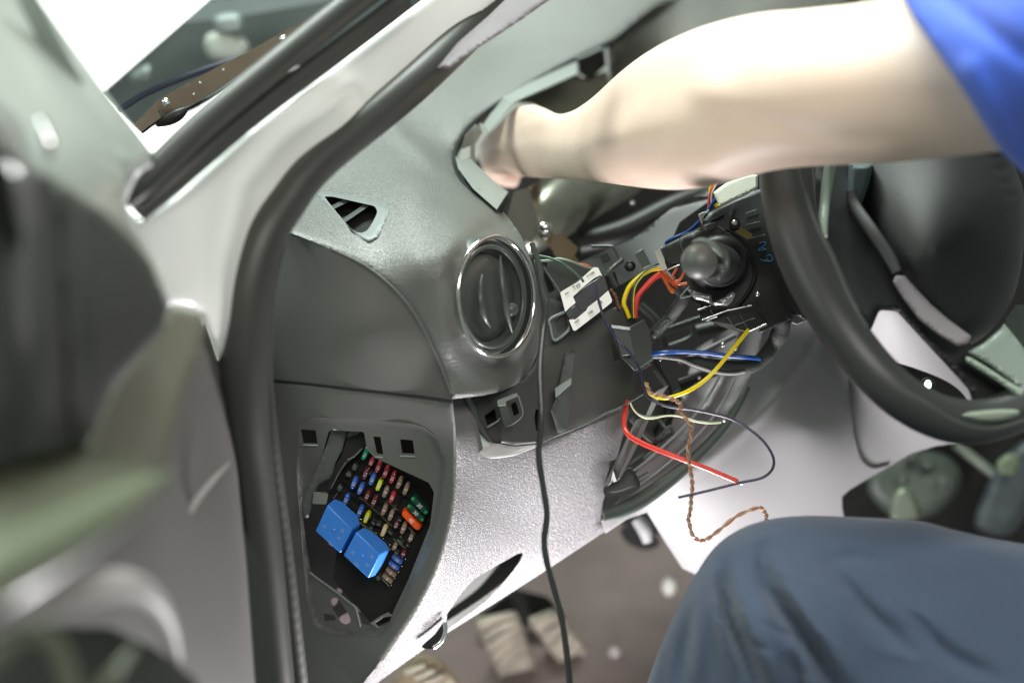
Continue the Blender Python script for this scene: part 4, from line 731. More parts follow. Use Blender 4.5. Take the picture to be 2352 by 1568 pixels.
for col, num, x, y, lab in (('blue', '15', 1652, 602, 'upper one of the two stacked blue 15 fuses right of the lower relay'), ('blue', '15', 1608, 685, 'lower one of the two stacked blue 15 fuses right of the lower relay'), ('tan', '5', 1570, 775, 'upper one of the two stacked tan 5 fuses at the bottom'), ('tan', '5', 1525, 855, 'lowest fuse of all, tan 5, second of the bottom tan pair')):
    (px, py), = c2((x, y)); fuse(col, num, px, py, *A2, lab, flip=False, L=.0102, Wd=.0038) if False else fuse(col, num, px, py, -A2[0], -A2[1], lab, L=.0100, flip=True)
def maxi(x, y, L, Wd, m, num, label, ends=None):
    (px, py), = c1((x, y)); o, B = orient(Sz, px, py, .70, .72)
    t = thing('large_fuse', label, 'fuse', o, 'large slab fuses beside the small blade fuses')
    X, Y, Z = B.col[0], B.col[1], B.col[2]; V, F = capsule(L, Wd, .009)
    mk('fuse_body', [o + X * v.x + Y * v.y + Z * v.z for v in V], F, m, t, angle=50)
    tv, tf = text_mesh(num, .0042); mk('marking', [o + Y * v.x * 1 + X * -v.y * -1 * -1 + Z * (.0092 + v.z) for v in tv], tf, M['white'], t, smooth=False)
    for q in (-1, 1):
        if ends: V, F = capsule(.003, .0034, .0098); mk('end_cap', [o + X * v.x + Y * (v.y + q * L * .40) + Z * v.z for v in V], F, ends, t, angle=50)
        else: mk('test_point', *[(a if i else [o + X * v.x + Y * (v.y + q * L * .28) + Z * (.0088 + v.z) for v in a]) for i, a in enumerate(capsule(.0012, .0012, .0006))], M['chrome'], t)
gd = mat('dark_green_fuse', (.008, .05, .03), .3); ge = mat('bright_green_fuse_end', (.01, .30, .10), .3)
maxi(1962, 1205, .018, .0052, gd, '30', 'dark green 30 fuse with bright green ends, the upper of two', ge); maxi(1910, 1302, .018, .0052, gd, '30', 'dark green 30 fuse with bright green ends, the lower of two, above the orange one', ge)
maxi(1850, 1402, .0195, .0056, mat('orange_fuse_plastic', (.85, .09, .005), .3), '40', 'large orange 40 fuse, the brightest and biggest in the box')
# ---- relays
def relay(front, top, right, lab, tx):
    t = thing('relay', lab, 'relay', P(*front[2][:2], 1.10), 'blue relays in the fuse box')
    f = [c2(p)[0] for p in front]; tp = [c2(p)[0] for p in top]; rg = [c2(p)[0] for p in right]
    D = 1.072
    V = [P(*f[0], D), P(*f[1], D + .001), P(*f[2], D + .003), P(*f[3], D + .002)]        # front face
    V += [P(*q, D + e) for q, e in zip(tp, (.010, .013, .016, .014))]                     # 4..7 upper bevel back edge
    V += [P(*q, D + e) for q, e in zip(rg, (.020, .024))]                                 # 8,9 right side back
    V += [P(f[3][0] + 4, f[3][1] - 6, D + .03), P(tp[0][0], tp[0][1] + 4, D + .03)]       # 10,11 hidden
    F = [[0, 1, 2, 3], [0, 4, 5, 6, 7, 1], [1, 7, 8, 9, 2], [3, 2, 9, 10], [0, 3, 10, 11, 4], [4, 11, 10, 9, 8, 7, 6, 5]]
    mk('relay_case', V, F, M['relay'], t, bevel=.0009, angle=30)
    S = TPS([(*f[0], D - .0001), (*f[1], D + .0009), (*f[2], D + .0029)])
    c = ((f[0][0] + f[2][0]) / 2, (f[0][1] + f[2][1]) / 2); ink = mat('relay_print', (.30, .36, .50), .5)
    disc('pin_mark', c[0] + 1, c[1] + 2, S.one(*c) - .0002, 4, M['relay'], t, h=.0004, dome=.2)
    u = Vector((f[1][0] - f[0][0], f[1][1] - f[0][1])).normalized()
    for s, (a, b) in tx: text_on('relay_marking', s, S, c[0] + a, c[1] + b, u.x, u.y, .0030, ink, t, lift=.0004)
    return t
relay([(705, -110), (1040, 222), (875, 545), (545, 245)], [(800, -185), (905, -160), (1110, 20), (1148, 160)], [(1080, 330), (985, 470)], 'upper left blue relay, next to the silver tab', [('30', (-22, -6)), ('87', (12, 22)), ('12V', (-8, 34)), ('85', (20, 4))])
relay([(1090, 255), (1412, 556), (1255, 880), (920, 570)], [(1190, 200), (1290, 230), (1500, 400), (1538, 500)], [(1455, 700), (1340, 850)], 'lower right blue relay, next to the cream fuse', [('30', (-22, -6)), ('87', (12, 24)), ('12V', (-14, 22)), ('85', (22, 4))])
# ================================================================== wires
wire('yellow_wire', [(*p, d) for p, d in zip(c6((1745, 350), (1640, 480), (1500, 650), (1300, 880), (1100, 1035), (900, 1122), (750, 1152), (620, 1118), (560, 1060), (525, 980)), (1.065, 1.06, 1.055, 1.05, 1.05, 1.055, 1.06, 1.07, 1.08, 1.1))], 4.5, M['w_yellow'], 'bright yellow wire curving down from the column unit to the dark block')
wire('blue_wire', [(*c6((540, 640))[0], 1.10)] + [(*p, 1.085) for p in c6((700, 622), (900, 608), (1100, 612), (1300, 628), (1500, 655), (1800, 678))] + [(*c6((1920, 700))[0], 1.102)], 5.2, M['w_blue'], 'thick dark blue wire running nearly level to the taped loom')
wire('red_wire', [(*p, d) for p, d in zip(c7((545, 280), (525, 380), (512, 480), (530, 580), (600, 655), (780, 745), (1100, 870), (1400, 985), (1700, 1112)), (1.10, 1.085, 1.075, 1.065, 1.06, 1.055, 1.05, 1.05, 1.05))], 5.8, M['w_red'], 'thick red wire below the dark block with a bare cut end')
tag(tube('wire_core', [(*p, 1.05) for p in c7((1698, 1112), (1752, 1140))], 2.6, M['zinc'], ns=8), 'bare metal strands at the cut end of the thick red wire', 'wire core')
wire('violet_wire', [(1366, 652, 1.06), (1375, 690, 1.055), (1392, 742, 1.05), (1420, 782, 1.045), (1450, 815, 1.045), (1470, 850, 1.045), (1480, 890, 1.048), (1490, 912, 1.05), (1530, 932, 1.05), (1600, 942, 1.05), (1680, 962, 1.048), (1740, 1000, 1.045), (1772, 1040, 1.043), (1776, 1072, 1.042), (1752, 1096, 1.042), (1700, 1108, 1.042), (1620, 1128, 1.042), (1558, 1142, 1.042)], 3.1, M['w_violet'], 'thin violet black wire from the white sticker looping out over the light trim')
wire('green_wire', [(*p, 1.075) for p in c7((640, 395), (780, 432), (950, 420), (1120, 430), (1280, 470), (1400, 485), (1540, 480))], 1.7, M['w_darkgreen'], 'thin dark green wire ending beside the pale wire')
wire('pale_wire', [(*p, 1.068) for p in c7((578, 290), (620, 370), (700, 435), (800, 452), (950, 425), (1080, 428), (1250, 482), (1400, 502), (1530, 495))], 1.9, M['w_pale'], 'thin pale yellow white wire curling out under the dark block')
tag(ball('wire_end', P(*c7((1560, 478))[0], 1.07), .0012, M['white'], seg=8), 'tiny white cut end of the thin green wire', 'wire end')
tp = c7((748, 90), (790, 185), (900, 215), (1040, 258), (1105, 312), (1100, 370), (1145, 440), (1215, 530), (1212, 640), (1182, 760), (1192, 900), (1212, 1020), (1228, 1150), (1215, 1280), (1208, 1400), (1185, 1500)) + [(1583, 1200), (1592, 1230), (1614, 1241), (1642, 1225), (1690, 1187), (1740, 1166), (1757, 1176), (1760, 1195), (1748, 1214)]
tc = [Vector(P(*p[:2], 1.045)) for p in cat([(a[0], a[1]) for a in tp], 14)]
def strand(ph):
    out = []
    for i, p in enumerate(tc):
        t = (tc[min(i + 1, len(tc) - 1)] - tc[max(i - 1, 0)]).normalized(); a = t.cross(FWD).normalized(); b = a.cross(t); g = i * .40 + ph; out.append(p + a * math.cos(g) * .0009 + b * math.sin(g) * .0009)
    return sweep(out, .00080, 8)
tw = thing('twisted_wire_pair', 'brown and tan twisted wire pair hanging down and curling up at its end', 'wire pair', P(1583, 1200, 1.045))
V, F = strand(0); mk('brown_strand', V, F, M['w_brown'], tw, angle=60); V, F = strand(math.pi); mk('tan_strand', V, F, M['w_tan'], tw, angle=60)
cable = [(1222, 560, 1.03), (1238, 610, 1.02), (1243, 660, 1.01), (1253, 712, 1.0), (1247, 760, .995), (1240, 850, .99), (1244, 960, .985), (1237, 1040, .985), (1248, 1120, .985), (1256, 1180, .985), (1250, 1240, .985), (1256, 1290, .985), (1272, 1350, .985), (1288, 1410, .985), (1298, 1470, .985), (1306, 1540, .985), (1312, 1620, .985)]
wire('black_cable', cable, 7.2, mat('black_cable_sheath', (.03, .036, .032), .25, spec=.7), 'long black cable hanging in front of the dashboard down past the pedals', ns=14, rib=lambda i: 1 + .05 * math.sin(i * .9))
wire('sensor_cable', [(1215, 585, 1.06), (1260, 592, 1.055), (1300, 610, 1.05), (1335, 640, 1.05), (1340, 648, 1.05)], 3, M['w_darkgreen'], 'thin dark cable arching from the vent to the top of the white sticker')
wire('sage_cable', [(1228, 600, 1.09), (1262, 598, 1.085), (1283, 594, 1.08), (1310, 600, 1.08), (1340, 612, 1.085), (1362, 618, 1.09)], 3, M['w_sage'], 'pale sage green cable behind the thin dark cable')
wire('orange_tip', [(1330, 606, 1.089), (1350, 610, 1.089), (1360, 617, 1.09)], 2.4, M['w_orange'], 'short orange wire end at the right of the sage cable')
Z = 1.10
wire('yellow_feed', [(*p, Z) for p in c4((1600, 215), (1480, 235), (1340, 320), (1230, 430), (1175, 560), (1165, 640), (1190, 700), (1230, 800))], 5.2, M['w_yellow'], 'yellow wire arching left into the top of the dark block')
wire('striped_feed', [(*p, Z - .008) for p in c4((1590, 190), (1450, 240), (1350, 330), (1290, 430), (1268, 560), (1268, 680), (1275, 800))], 3.6, M['w_darkgreen'], 'dark green wire with yellow stripe between yellow and red feed wires')
wire('stripe', [(*p, Z - .0115) for p in c4((1590, 200), (1452, 252), (1358, 340), (1300, 435), (1278, 560), (1276, 680), (1282, 800))], 1.1, M['w_yellow'], 'thin yellow stripe wire along the dark green feed wire')
wire('navy_feed', [(*p, Z + .006) for p in c4((1320, 330), (1270, 420), (1235, 560), (1230, 680), (1245, 800))], 4.5, M['w_violet'], 'dark navy wire behind the yellow feed wire')
wire('red_feed', [(*p, Z - .004) for p in c4((1640, 260), (1520, 330), (1420, 430), (1340, 530), (1310, 620), (1298, 700), (1296, 800))], 6.2, M['w_red'], 'thick glossy red wire arching left below the white tab')
for i, q in enumerate((((1600, 230), (1680, 340), (1750, 410), (1790, 450)), ((1585, 240), (1650, 370), (1700, 440), (1750, 480)), ((1630, 240), (1720, 340), (1800, 400), (1905, 390)), ((1650, 330), (1690, 430), (1720, 480), (1750, 500)), ((1770, 370), (1820, 350), (1860, 290), (1870, 250)), ((1790, 205), (1760, 260), (1740, 300), (1760, 340)))):
    wire('orange_wire', [(*p, 1.085 - .003 * i) for p in c4(*q)], 3.0, M['w_orange'], ['first orange wire dropping from the white tab', 'second orange wire at the left of the bundle', 'orange wire bending right toward the stalk knob', 'lowest orange wire entering the taped loom', 'orange wire loop right next to the stalk knob', 'short orange wire under the column unit edge'][i])
wire('green_short_wire', [(*p, 1.078) for p in c4((1680, 430), (1705, 470), (1728, 500))], 2.2, M['w_green'], 'short bright green wire beside the orange bundle')
wire('grey_wire', [(*p, 1.07) for p in c4((1660, 240), (1700, 280), (1745, 335))], 2.4, M['w_grey'], 'grey wire dropping from the lower end of the white tab')
wire('grey_hook_wire', [(*p, 1.065) for p in c4((1935, 430), (1880, 490), (1835, 545), (1850, 558), (1970, 530))], 2.2, M['w_grey'], 'grey V shaped wire below the stalk knob')
wire('copper_coil', [(*p, 1.10) for p in c4((1000, 460), (1060, 540), (1080, 600), (1100, 660), (1115, 700))], 4.2, mat('copper_wire', (.14, .06, .03), .4), 'dark copper brown wire behind the right end of the sticker', rib=lambda i: 1 + .25 * math.sin(i * 1.6))
tag(tube('braided_sleeve', [(*p, d) for p, d in zip(c4((1400, 1120), (1500, 1000), (1640, 860), (1800, 700)), (1.13, 1.12, 1.11, 1.1))], 13, M['braid'], ns=20), 'shiny speckled braided cable sleeve right of the dark block', 'cable sleeve')
tag(tube('loom_tape', [(*p, d) for p, d in zip(c4((1720, 760), (1830, 620), (1860, 520), (1800, 440)), (1.10, 1.09, 1.085, 1.085))], 15, M['tape'], ns=16), 'black tape wrap where the orange wires join the braided sleeve', 'taped loom')
tag(tube('lower_loom', c6((560, 670, 1.12, 4), (800, 672, 1.115, 4), (960, 700, 1.11, 7), (1120, 730, 1.10, 14), (1300, 775, 1.10, 17), (1560, 800, 1.10, 18), (1780, 770, 1.10, 17), (1930, 670, 1.10, 17), (2040, 520, 1.10, 18), (2120, 380, 1.095, 20), (2150, 240, 1.09, 18), (2100, 150, 1.09, 16)), 14, M['tape'], ns=20, n=10, rib=lambda i: 1 + .015 * math.sin(i * 2.1) + .04 * math.sin(i * .45)), 'thick black cloth-taped loom sweeping down and up below the yellow wire', 'taped loom')
wire('loom_fringe', c6((560, 672, 1.10), (700, 672, 1.10), (860, 690, 1.10), (960, 705, 1.10), (1080, 760, 1.095), (1200, 800, 1.095), (1350, 845, 1.095), (1560, 868, 1.095), (1700, 845, 1.095)), 3, mat('frayed_grey_tape', (.3, .29, .29), .9, var=.3, grain=400, gs=1), 'frayed grey lower edge of the thick taped loom')
# ================================================================== sticker with its smoked boxes
st = thing('sticker', 'white cut-out sticker with tiny print on a smoked black module', 'sticker', P(1330, 700, 1.07))
Ss = TPS([(1288, 670, 1.075), (1380, 615, 1.078), (1405, 690, 1.07), (1320, 758, 1.066)])
stp = rnd(cC((1590, 790), (1800, 665), (1985, 495), (2035, 498), (2085, 600), (2060, 590), (1990, 625), (1890, 705), (1740, 842), (1772, 915), (1700, 970), (1650, 1022)), 2)
stq = rnd(cC((1692, 1112), (1770, 1110), (1900, 1000), (1915, 965), (2040, 870), (2155, 768), (2202, 885), (2192, 912), (2000, 1065), (1770, 1242), (1745, 1240), (1720, 1180)), 2)
sheet('label_upper', stp, Ss, M['sticker'], st, step=8, thick=.0006); sheet('label_lower', stq, Ss, M['sticker'], st, step=8, thick=.0006)
poly_plate('module_box', [(*p, d) for p, d in zip(cC((1640, 1020), (1590, 790), (2000, 495), (2110, 590), (2205, 900), (1760, 1245)), (1.088, 1.09, 1.09, 1.09, 1.085, 1.082))], M['black'], .02, st)
poly_plate('module_window', [(*p, d) for p, d in zip(cC((1740, 845), (1900, 710), (2070, 600), (2150, 760), (2030, 870), (1905, 990), (1840, 1010), (1770, 915)), (1.079, 1.08, 1.082, 1.079, 1.077, 1.075, 1.075, 1.077))], M['clear'], .008, st)
poly_plate('module_window', [(*p, d) for p, d in zip(cC((1655, 1025), (1775, 930), (1890, 1005), (1770, 1108), (1700, 1110)), (1.077, 1.078, 1.075, 1.073, 1.073))], M['clear'], .008, st)
for s, (x, y), z in (('F00', cC((1965, 570))[0], .0028), ('AP', cC((1915, 600))[0], .0022), ('Typ', cC((1780, 715))[0], .0044), ('No', cC((1670, 800))[0], .0026), ('F00', cC((1950, 1025))[0], .0028), ('88', cC((2060, 915))[0], .0036), ('REF', cC((1790, 1130))[0], .0026)):
    text_on('print', s, Ss, x, y, .80, -.60, z, M['ink'], st)
# ================================================================== column unit
cu = thing('column_switch_unit', 'black steering column switch housing with screws and blue handwritten marks', 'switch housing', P(1680, 620, 1.08))
Su = TPS([(1515, 568, 1.10), (1740, 440, 1.105), (1780, 640, 1.075), (1700, 760, 1.08), (1600, 700, 1.085)])
hs = rnd(cE((410, 852), (640, 735), (780, 670), (920, 605), (905, 560), (925, 520), (990, 440), (1100, 380), (1530, 175), (1800, 120), (2100, 900), (2150, 1500), (2140, 1720), (2010, 1640), (1960, 1700), (1600, 1860), (1490, 1800), (1300, 1830), (1060, 1760), (800, 1480), (640, 1320), (640, 1060), (500, 1108), (470, 1000)), 5)
sheet('housing', hs, Su, M['black'], cu, step=14, thick=.03, roundw=6, roundd=.002)
for q in (((640, 735), (680, 900)), ((1290, 330), (1230, 480)), ((1420, 455), (1560, 405)), ((1430, 590), (1590, 550)), ((1500, 740), (1650, 705)), ((660, 720), (1060, 560)), ((1100, 600), (1230, 700))):
    tube('housing_rib', [(*p, Su.one(*p) - .002) for p in cE(*q)], 1.4, M['satin'], cu, ns=6)
tube('housing_flange', [(*p, Su.one(*p) - .006) for p in cE((1190, 640), (1280, 690), (1400, 800), (1480, 960), (1530, 1130), (1500, 1280), (1420, 1420), (1300, 1560))], 4, M['black'], cu, ns=10)
poly_plate('upper_ledge', [(*p, d) for p, d in zip(cE((1010, 525), (1165, 460), (1160, 510), (1010, 570)), (1.082,) * 4)], M['pit'], .004, cu)
tube('screw_boss', [(*cE((1290, 600))[0], 1.085), (*cE((1290, 570))[0], 1.062)], 13, M['black'], cu, ns=16)
disc('screw', *cE((1288, 562))[0], 1.058, 6.5, M['chrome'], cu, h=.003); disc('screw', *cE((1558, 1398))[0], 1.058, 5.5, M['chrome'], cu, h=.002)
sheet('amber_piece', rnd(cE((1345, 598), (1495, 690), (1500, 740), (1440, 758), (1290, 660), (1345, 640)), 3), flat(1.06), M['amber'], cu, step=0, thick=.003)
sheet('amber_patch', sm(cE((1080, 770), (1160, 715), (1260, 750), (1240, 790), (1150, 785))), flat(1.06), M['amber'], cu, step=0, thick=.002)
for pts in (((1580, 800), (1640, 790), (1650, 820), (1610, 850), (1665, 875)), ((1665, 875), (1570, 890), (1600, 860)), ((1660, 960), (1700, 940), (1740, 985), (1700, 1015), (1655, 985)), ((1590, 990), (1640, 1010), (1700, 1015))):
    tube('blue_handwriting', [(*p, Su.one(*p) - .0022) for p in cE(*pts)], 1.2, M['blueink'], cu, ns=6)
# bottom grid and bright edges
for q, r in ((((1150, 120), (1300, 65)), 1.6), (((1195, 235), (1515, 115)), 2.2), (((1255, 243), (1380, 195)), 1.6), (((1520, 120), (1785, 62)), 1.4), (((1755, 370), (1960, 285)), 3.2)):
    tube('bright_edge', [(*p, 1.056) for p in c6(*q)], r, M['chrome'], cu, ns=8)
poly_plate('grid_plate', [(*p, 1.066) for p in c6((1160, 130), (1780, 60), (1980, 260), (1740, 380), (1280, 245), (1190, 235))], M['black'], .012, cu)
for q in (((1500, 200), (1560, 290)), ((1580, 295), (1820, 210)), ((1640, 165), (1730, 330)), ((1300, 110), (1340, 200))):
    tube('grid_bar', [(*p, 1.064) for p in c6(*q)], 1.6, M['satin'], cu, ns=6)
sheet('torn_paper_edge', rnd(c6((1275, 245), (1430, 265), (1560, 290), (1660, 385), (1480, 325), (1330, 265)), 2), flat(1.062), mat('grey_felt_strip', (.16, .16, .15), .9, grain=300, gs=1, var=.4, vs=200), cu, step=0, thick=.001)
poly_plate('white_corner', [(*p, 1.09) for p in c6((2215, 155), (2330, 70), (2420, 180), (2440, 240), (2310, 290), (2220, 250))], M['trim'], .01, cu)
# ring bracket under knob
ks = thing('stalk_switch', 'dark grey round-ended stalk pointing at the camera from the column housing', 'stalk', P(1640, 600, 1.03))
ball('stalk_base', P(1650, 604, 1.065), .0225, M['black'], ks, seg=32, scale=(1, .6, 1.03))
tube('stalk_shaft', [(1655, 610, 1.05, 48), (1635, 600, 1.02, 46), (1622, 595, .995, 44)], 46, M['hub'], ks, ns=28)
ball('stalk_knob', P(1606, 600, .965), .0124, mat('satin_knob', (.10, .105, .095), .42), ks, seg=32)
tube('knob_collar', [(1640, 560, .975, 6), (1662, 580, .98, 9), (1668, 610, .98, 8), (1650, 640, .975, 5)], 8, M['satin'], ks)
ball('knob_button', P(1658, 616, .975), .0030, M['satin'], ks, seg=16)
tube('knob_ridge', [(1590, 556, .972, 3), (1612, 552, .972, 7), (1640, 566, .974, 8), (1658, 588, .976, 4)], 7, mat('sage_gloss', (.16, .19, .17), .35), ks)
kb = sheet('ring_bracket', cE((720, 1330), (860, 1380), (1010, 1410), (1030, 1500), (1170, 1440), (1260, 1370), (1300, 1400), (1250, 1500), (1200, 1535), (1040, 1530), (920, 1480), (820, 1460), (770, 1400)), flat(1.04), mat('grey_ring_metal', (.34, .33, .33), .3, metal=.7, var=.2), step=8, thick=.002, roundw=6, roundd=.003)
tag(kb, 'grey metal ring bracket with a glossy lower edge under the stalk', 'bracket')
fm = sheet('foam_block', rnd(cE((1040, 205), (1110, 150), (1200, 85), (1340, 40), (1500, -12), (1560, 0), (1560, 150), (1400, 250), (1250, 310), (1110, 375), (1090, 320), (1060, 260)), 3), TPS([(1640, 440, 1.07), (1735, 400, 1.075), (1655, 475, 1.065)]), M['foam'], step=5, thick=.018, roundw=5, roundd=.002)
tag(fm, 'small block of white fibrous foam between forearm and steering wheel rim', 'foam')
wire('foam_tie', [(*p, 1.062) for p in cE((1290, 262), (1340, 235), (1450, 200), (1530, 160))], 1.0, M['w_black'], 'thin black thread across the white foam')
tabp = sheet('white_tab', rnd(cE((350, 900), (408, 868), (440, 950), (465, 985), (470, 1030), (498, 1105), (430, 1128)), 2), flat(1.07), M['offwhite'], step=0, thick=.003, bevel=.0004); tag(tabp, 'narrow off-white tab at the left end of the black column housing', 'tab')
poly_plate('tab_edge', [(*p, 1.062) for p in cE((500, 1105), (640, 1048), (650, 1058), (505, 1118))], M['zinc'], .003, cu)
wire('blue_feed', [(*p, d) for p, d in zip(cE((480, 800), (560, 750), (740, 670), (870, 560), (960, 440), (1060, 300), (1100, 270)), (1.12, 1.115, 1.11, 1.10, 1.095, 1.09, 1.09))], 4.6, M['w_blue'], 'blue wire running along the top of the column housing to the foam')
wire('top_red_wire', [(*p, 1.10) for p in cE((985, 390), (1000, 250), (1040, 150), (1110, 80), (1150, 40))], 4.0, M['w_red'], 'red wire rising left of the foam')
wire('top_yellow_wire', [(*p, 1.105) for p in cE((1000, 230), (1010, 150), (1045, 90), (1080, 40))], 4.2, M['w_yellow'], 'yellow wire behind the red one left of the foam')
wire('top_white_wire', [(*p, 1.093) for p in cE((1015, 330), (1020, 230), (1055, 140), (1090, 90))], 1.8, M['w_white'], 'thin white wire left of the foam')
wire('top_blue_wire', [(*p, 1.10) for p in cE((1190, 70), (1250, 30), (1330, -20))], 4.0, M['w_blue'], 'blue wire above the foam under the forearm')
wire('top_yellow_end', [(*p, 1.065) for p in cE((1060, 340), (1075, 360), (1090, 370))], 4.5, M['w_yellow'], 'yellow wire stub at the lower corner of the foam')
tag(poly_plate('grey_clip', [(*p, 1.085) for p in cE((860, 465), (905, 440), (960, 430), (985, 400), (990, 425), (930, 480), (905, 600))], M['offwhite'], .003, None), 'small pale grey clip where the blue wire meets the column housing', 'clip')
# ================================================================== STEERING WHEEL
sw = thing('steering_wheel', 'black steering wheel at the right edge, cut by the frame', 'steering wheel', P(2140, 700, .98))
tube('rim', [(1806, 240, 1.02, 58), (1802, 330, 1.01, 60), (1806, 420, .995, 60), (1823, 520, .98, 59), (1857, 620, .965, 58), (1908, 716, .95, 56), (1962, 798, .94, 54), (2022, 868, .935, 53), (2092, 925, .935, 52), (2175, 962, .94, 52), (2262, 966, .95, 52), (2370, 920, .96, 52), (2480, 820, .98, 52)], 55, M['wheel'], sw, ns=36, n=12)
Sh = TPS([(1925, 420, 1.03), (2350, 380, 1.02), (2200, 795, .985), (2140, 580, .965), (2330, 650, 1.0), (2000, 560, 1.0), (2250, 450, .985)])
hb = cat([(1940, 300), (1930, 380), (1950, 460), (1990, 540), (2040, 625), (2090, 700), (2150, 765), (2200, 797), (2250, 780), (2300, 730), (2335, 660), (2352, 560), (2352, 450), (2330, 380), (2300, 300)], 6, True)
sheet('airbag_cover', hb, Sh, M['hub'], sw, step=12, thick=.03, roundw=55, roundd=.024, disp=lambda xy: .003 * np.exp(-(dist_line(xy, [(2282, 355), (2300, 400), (2320, 450)]) / 4) ** 2))
Sk = TPS([(1880, 380, 1.03), (2050, 650, .99), (2230, 860, .965), (2352, 900, .97), (2000, 480, 1.02)])
spk = [(1862, 340), (1960, 340), (1975, 450), (2030, 560), (2100, 660), (2170, 740), (2230, 790), (2300, 840), (2330, 870), (2352, 930), (2300, 975), (2235, 965), (2236, 930), (2225, 895), (2180, 845), (2110, 770), (2060, 715), (2020, 712), (2000, 760), (1950, 700), (1905, 610), (1880, 520)]
sheet('spoke', rnd(spk, 8), Sk, M['hub'], sw, step=11, thick=.012, roundw=14, roundd=.007)
sheet('spoke_trim', rnd(cW((1225, 1130), (1250, 1075), (1330, 1080), (1440, 1200), (1560, 1330), (1700, 1450), (1900, 1600), (1870, 1660), (1780, 1680), (1600, 1570), (1450, 1450), (1320, 1280)), 4), TPS([(2055, 640, .972), (2220, 790, .952), (2120, 740, .955)]), M['lilac'], sw, step=8, thick=.004, roundw=8, roundd=.003)
tube('cover_border', cW((870, 350, 1.0, 12), (900, 480, .995, 14), (1050, 700, .98, 15), (1200, 930, .968, 15), (1260, 1050, .962, 12)), 13, M['hub'], sw, ns=14, flatn=.35)
sheet('spoke_pad', rnd(cW2((1860, 230), (2000, 160), (2160, 20), (2180, -20), (2352, 200), (2420, 300), (2420, 620), (2340, 560), (2200, 450), (2040, 330)), 8), TPS([(2220, 810, .955), (2352, 800, .965), (2352, 900, .95)]), mat('sage_gloss_spoke', (.22, .27, .235), .35, var=.06), sw, step=10, thick=.01, roundw=10, roundd=.004)
sheet('spoke_pad_lower', rnd(cW2((1850, 260), (1900, 280), (2050, 370), (2200, 470), (2352, 560), (2400, 640), (2330, 660), (2280, 600), (2150, 500), (1960, 380), (1850, 310)), 6), TPS([(2220, 820, .95), (2352, 900, .945), (2300, 900, .945)]), mat('sage_gloss_edge', (.26, .32, .26), .35, var=.06), sw, step=10, thick=.006, roundw=8, roundd=.003)
sheet('thumb_rest', sm(cW2((1790, 760), (1960, 735), (2150, 720), (2300, 730), (2290, 780), (2150, 825), (1980, 830), (1850, 800))), flat(.925), mat('pale_thumb_rest', (.24, .28, .22), .4), sw, step=8, thick=.01, roundw=10, roundd=.005)
tube('rim_bead', cW2((1300, 560, .905, 3), (1500, 660, .90, 3.4), (1700, 790, .90, 3.4), (1900, 870, .90, 3.4), (2100, 885, .905, 3.4), (2352, 820, .92, 3.4)), 3.2, M['satin'], sw, ns=8)
tube('rim_inner_edge', cW((420, 150, .955, 4), (540, 560, .945, 5), (700, 900, .92, 6), (850, 1250, .90, 5), (1000, 1520, .895, 3)), 4, M['satin'], sw, ns=8)
tag(tube('pale_strip', cW((700, 80, 1.0, 13), (670, 250, 1.0, 13), (645, 450, .995, 12), (630, 620, .985, 11), (632, 740, .98, 9)), 12, mat('pale_green_strip', (.36, .44, .36), .35, var=.1, grain=300, gs=.3), ns=14), 'pale green vertical strip seen between steering wheel rim and hub', 'trim strip')  # pale green strip drawn as its own tube between rim and hub
tag(sheet('console_panel', [(1840, 340), (2050, 330), (2060, 480), (1990, 520), (1900, 640), (1850, 500)], flat(1.26), M['cover'], step=0, thick=.01), 'dark panel behind the gap between steering wheel rim and hub', 'panel')
tag(sheet('blue_grey_patch', rnd(cW((850, 100), (1060, 120), (1020, 300), (960, 470), (830, 440)), 8), flat(1.0), mat('blue_grey_plastic', (.10, .14, .145), .5), step=8, thick=.02, roundw=16, roundd=.01), 'blue grey patch of plastic beside the top of the airbag cover', 'plastic panel')
kl = thing('ignition_lamp', 'small glowing white green indicator seen through the steering wheel gap', 'indicator lamp', P(2131, 883, 1.18))
ball('lamp_lens', P(2131, 884, 1.10), .0035, M['led'], kl, seg=14, scale=(.75, 1, 1.2)); disc('lamp_socket', 2131, 886, 1.12, 20, M['black'], kl, h=.002)
gp = sheet('gap_shadow_panel', sm(cW2((1250, 330), (1500, 400), (1720, 500), (1850, 620), (1880, 740), (1700, 760), (1450, 600), (1300, 450))), flat(1.14), M['pit'], step=0, thick=.01); tag(gp, 'dark sheet for the shaded recess around the glowing indicator behind the steering wheel', 'recess')  # near-black sheet paints the shade in the wheel gap
belt = sheet('seat_belt', cW((2190, 1460), (2280, 1330), (2500, 1300), (2500, 1950), (2420, 1850), (2300, 1700)), TPS([(2310, 735, 1.05), (2352, 700, 1.06), (2352, 860, 1.05)]), mat('woven_webbing', (.07, .09, .075), .7, grain=260, gs=1.5, kind='weave', var=.3, vs=300), step=0, thick=.002); tag(belt, 'woven dark webbing strip at the right edge beside the wheel hub', 'seat belt')
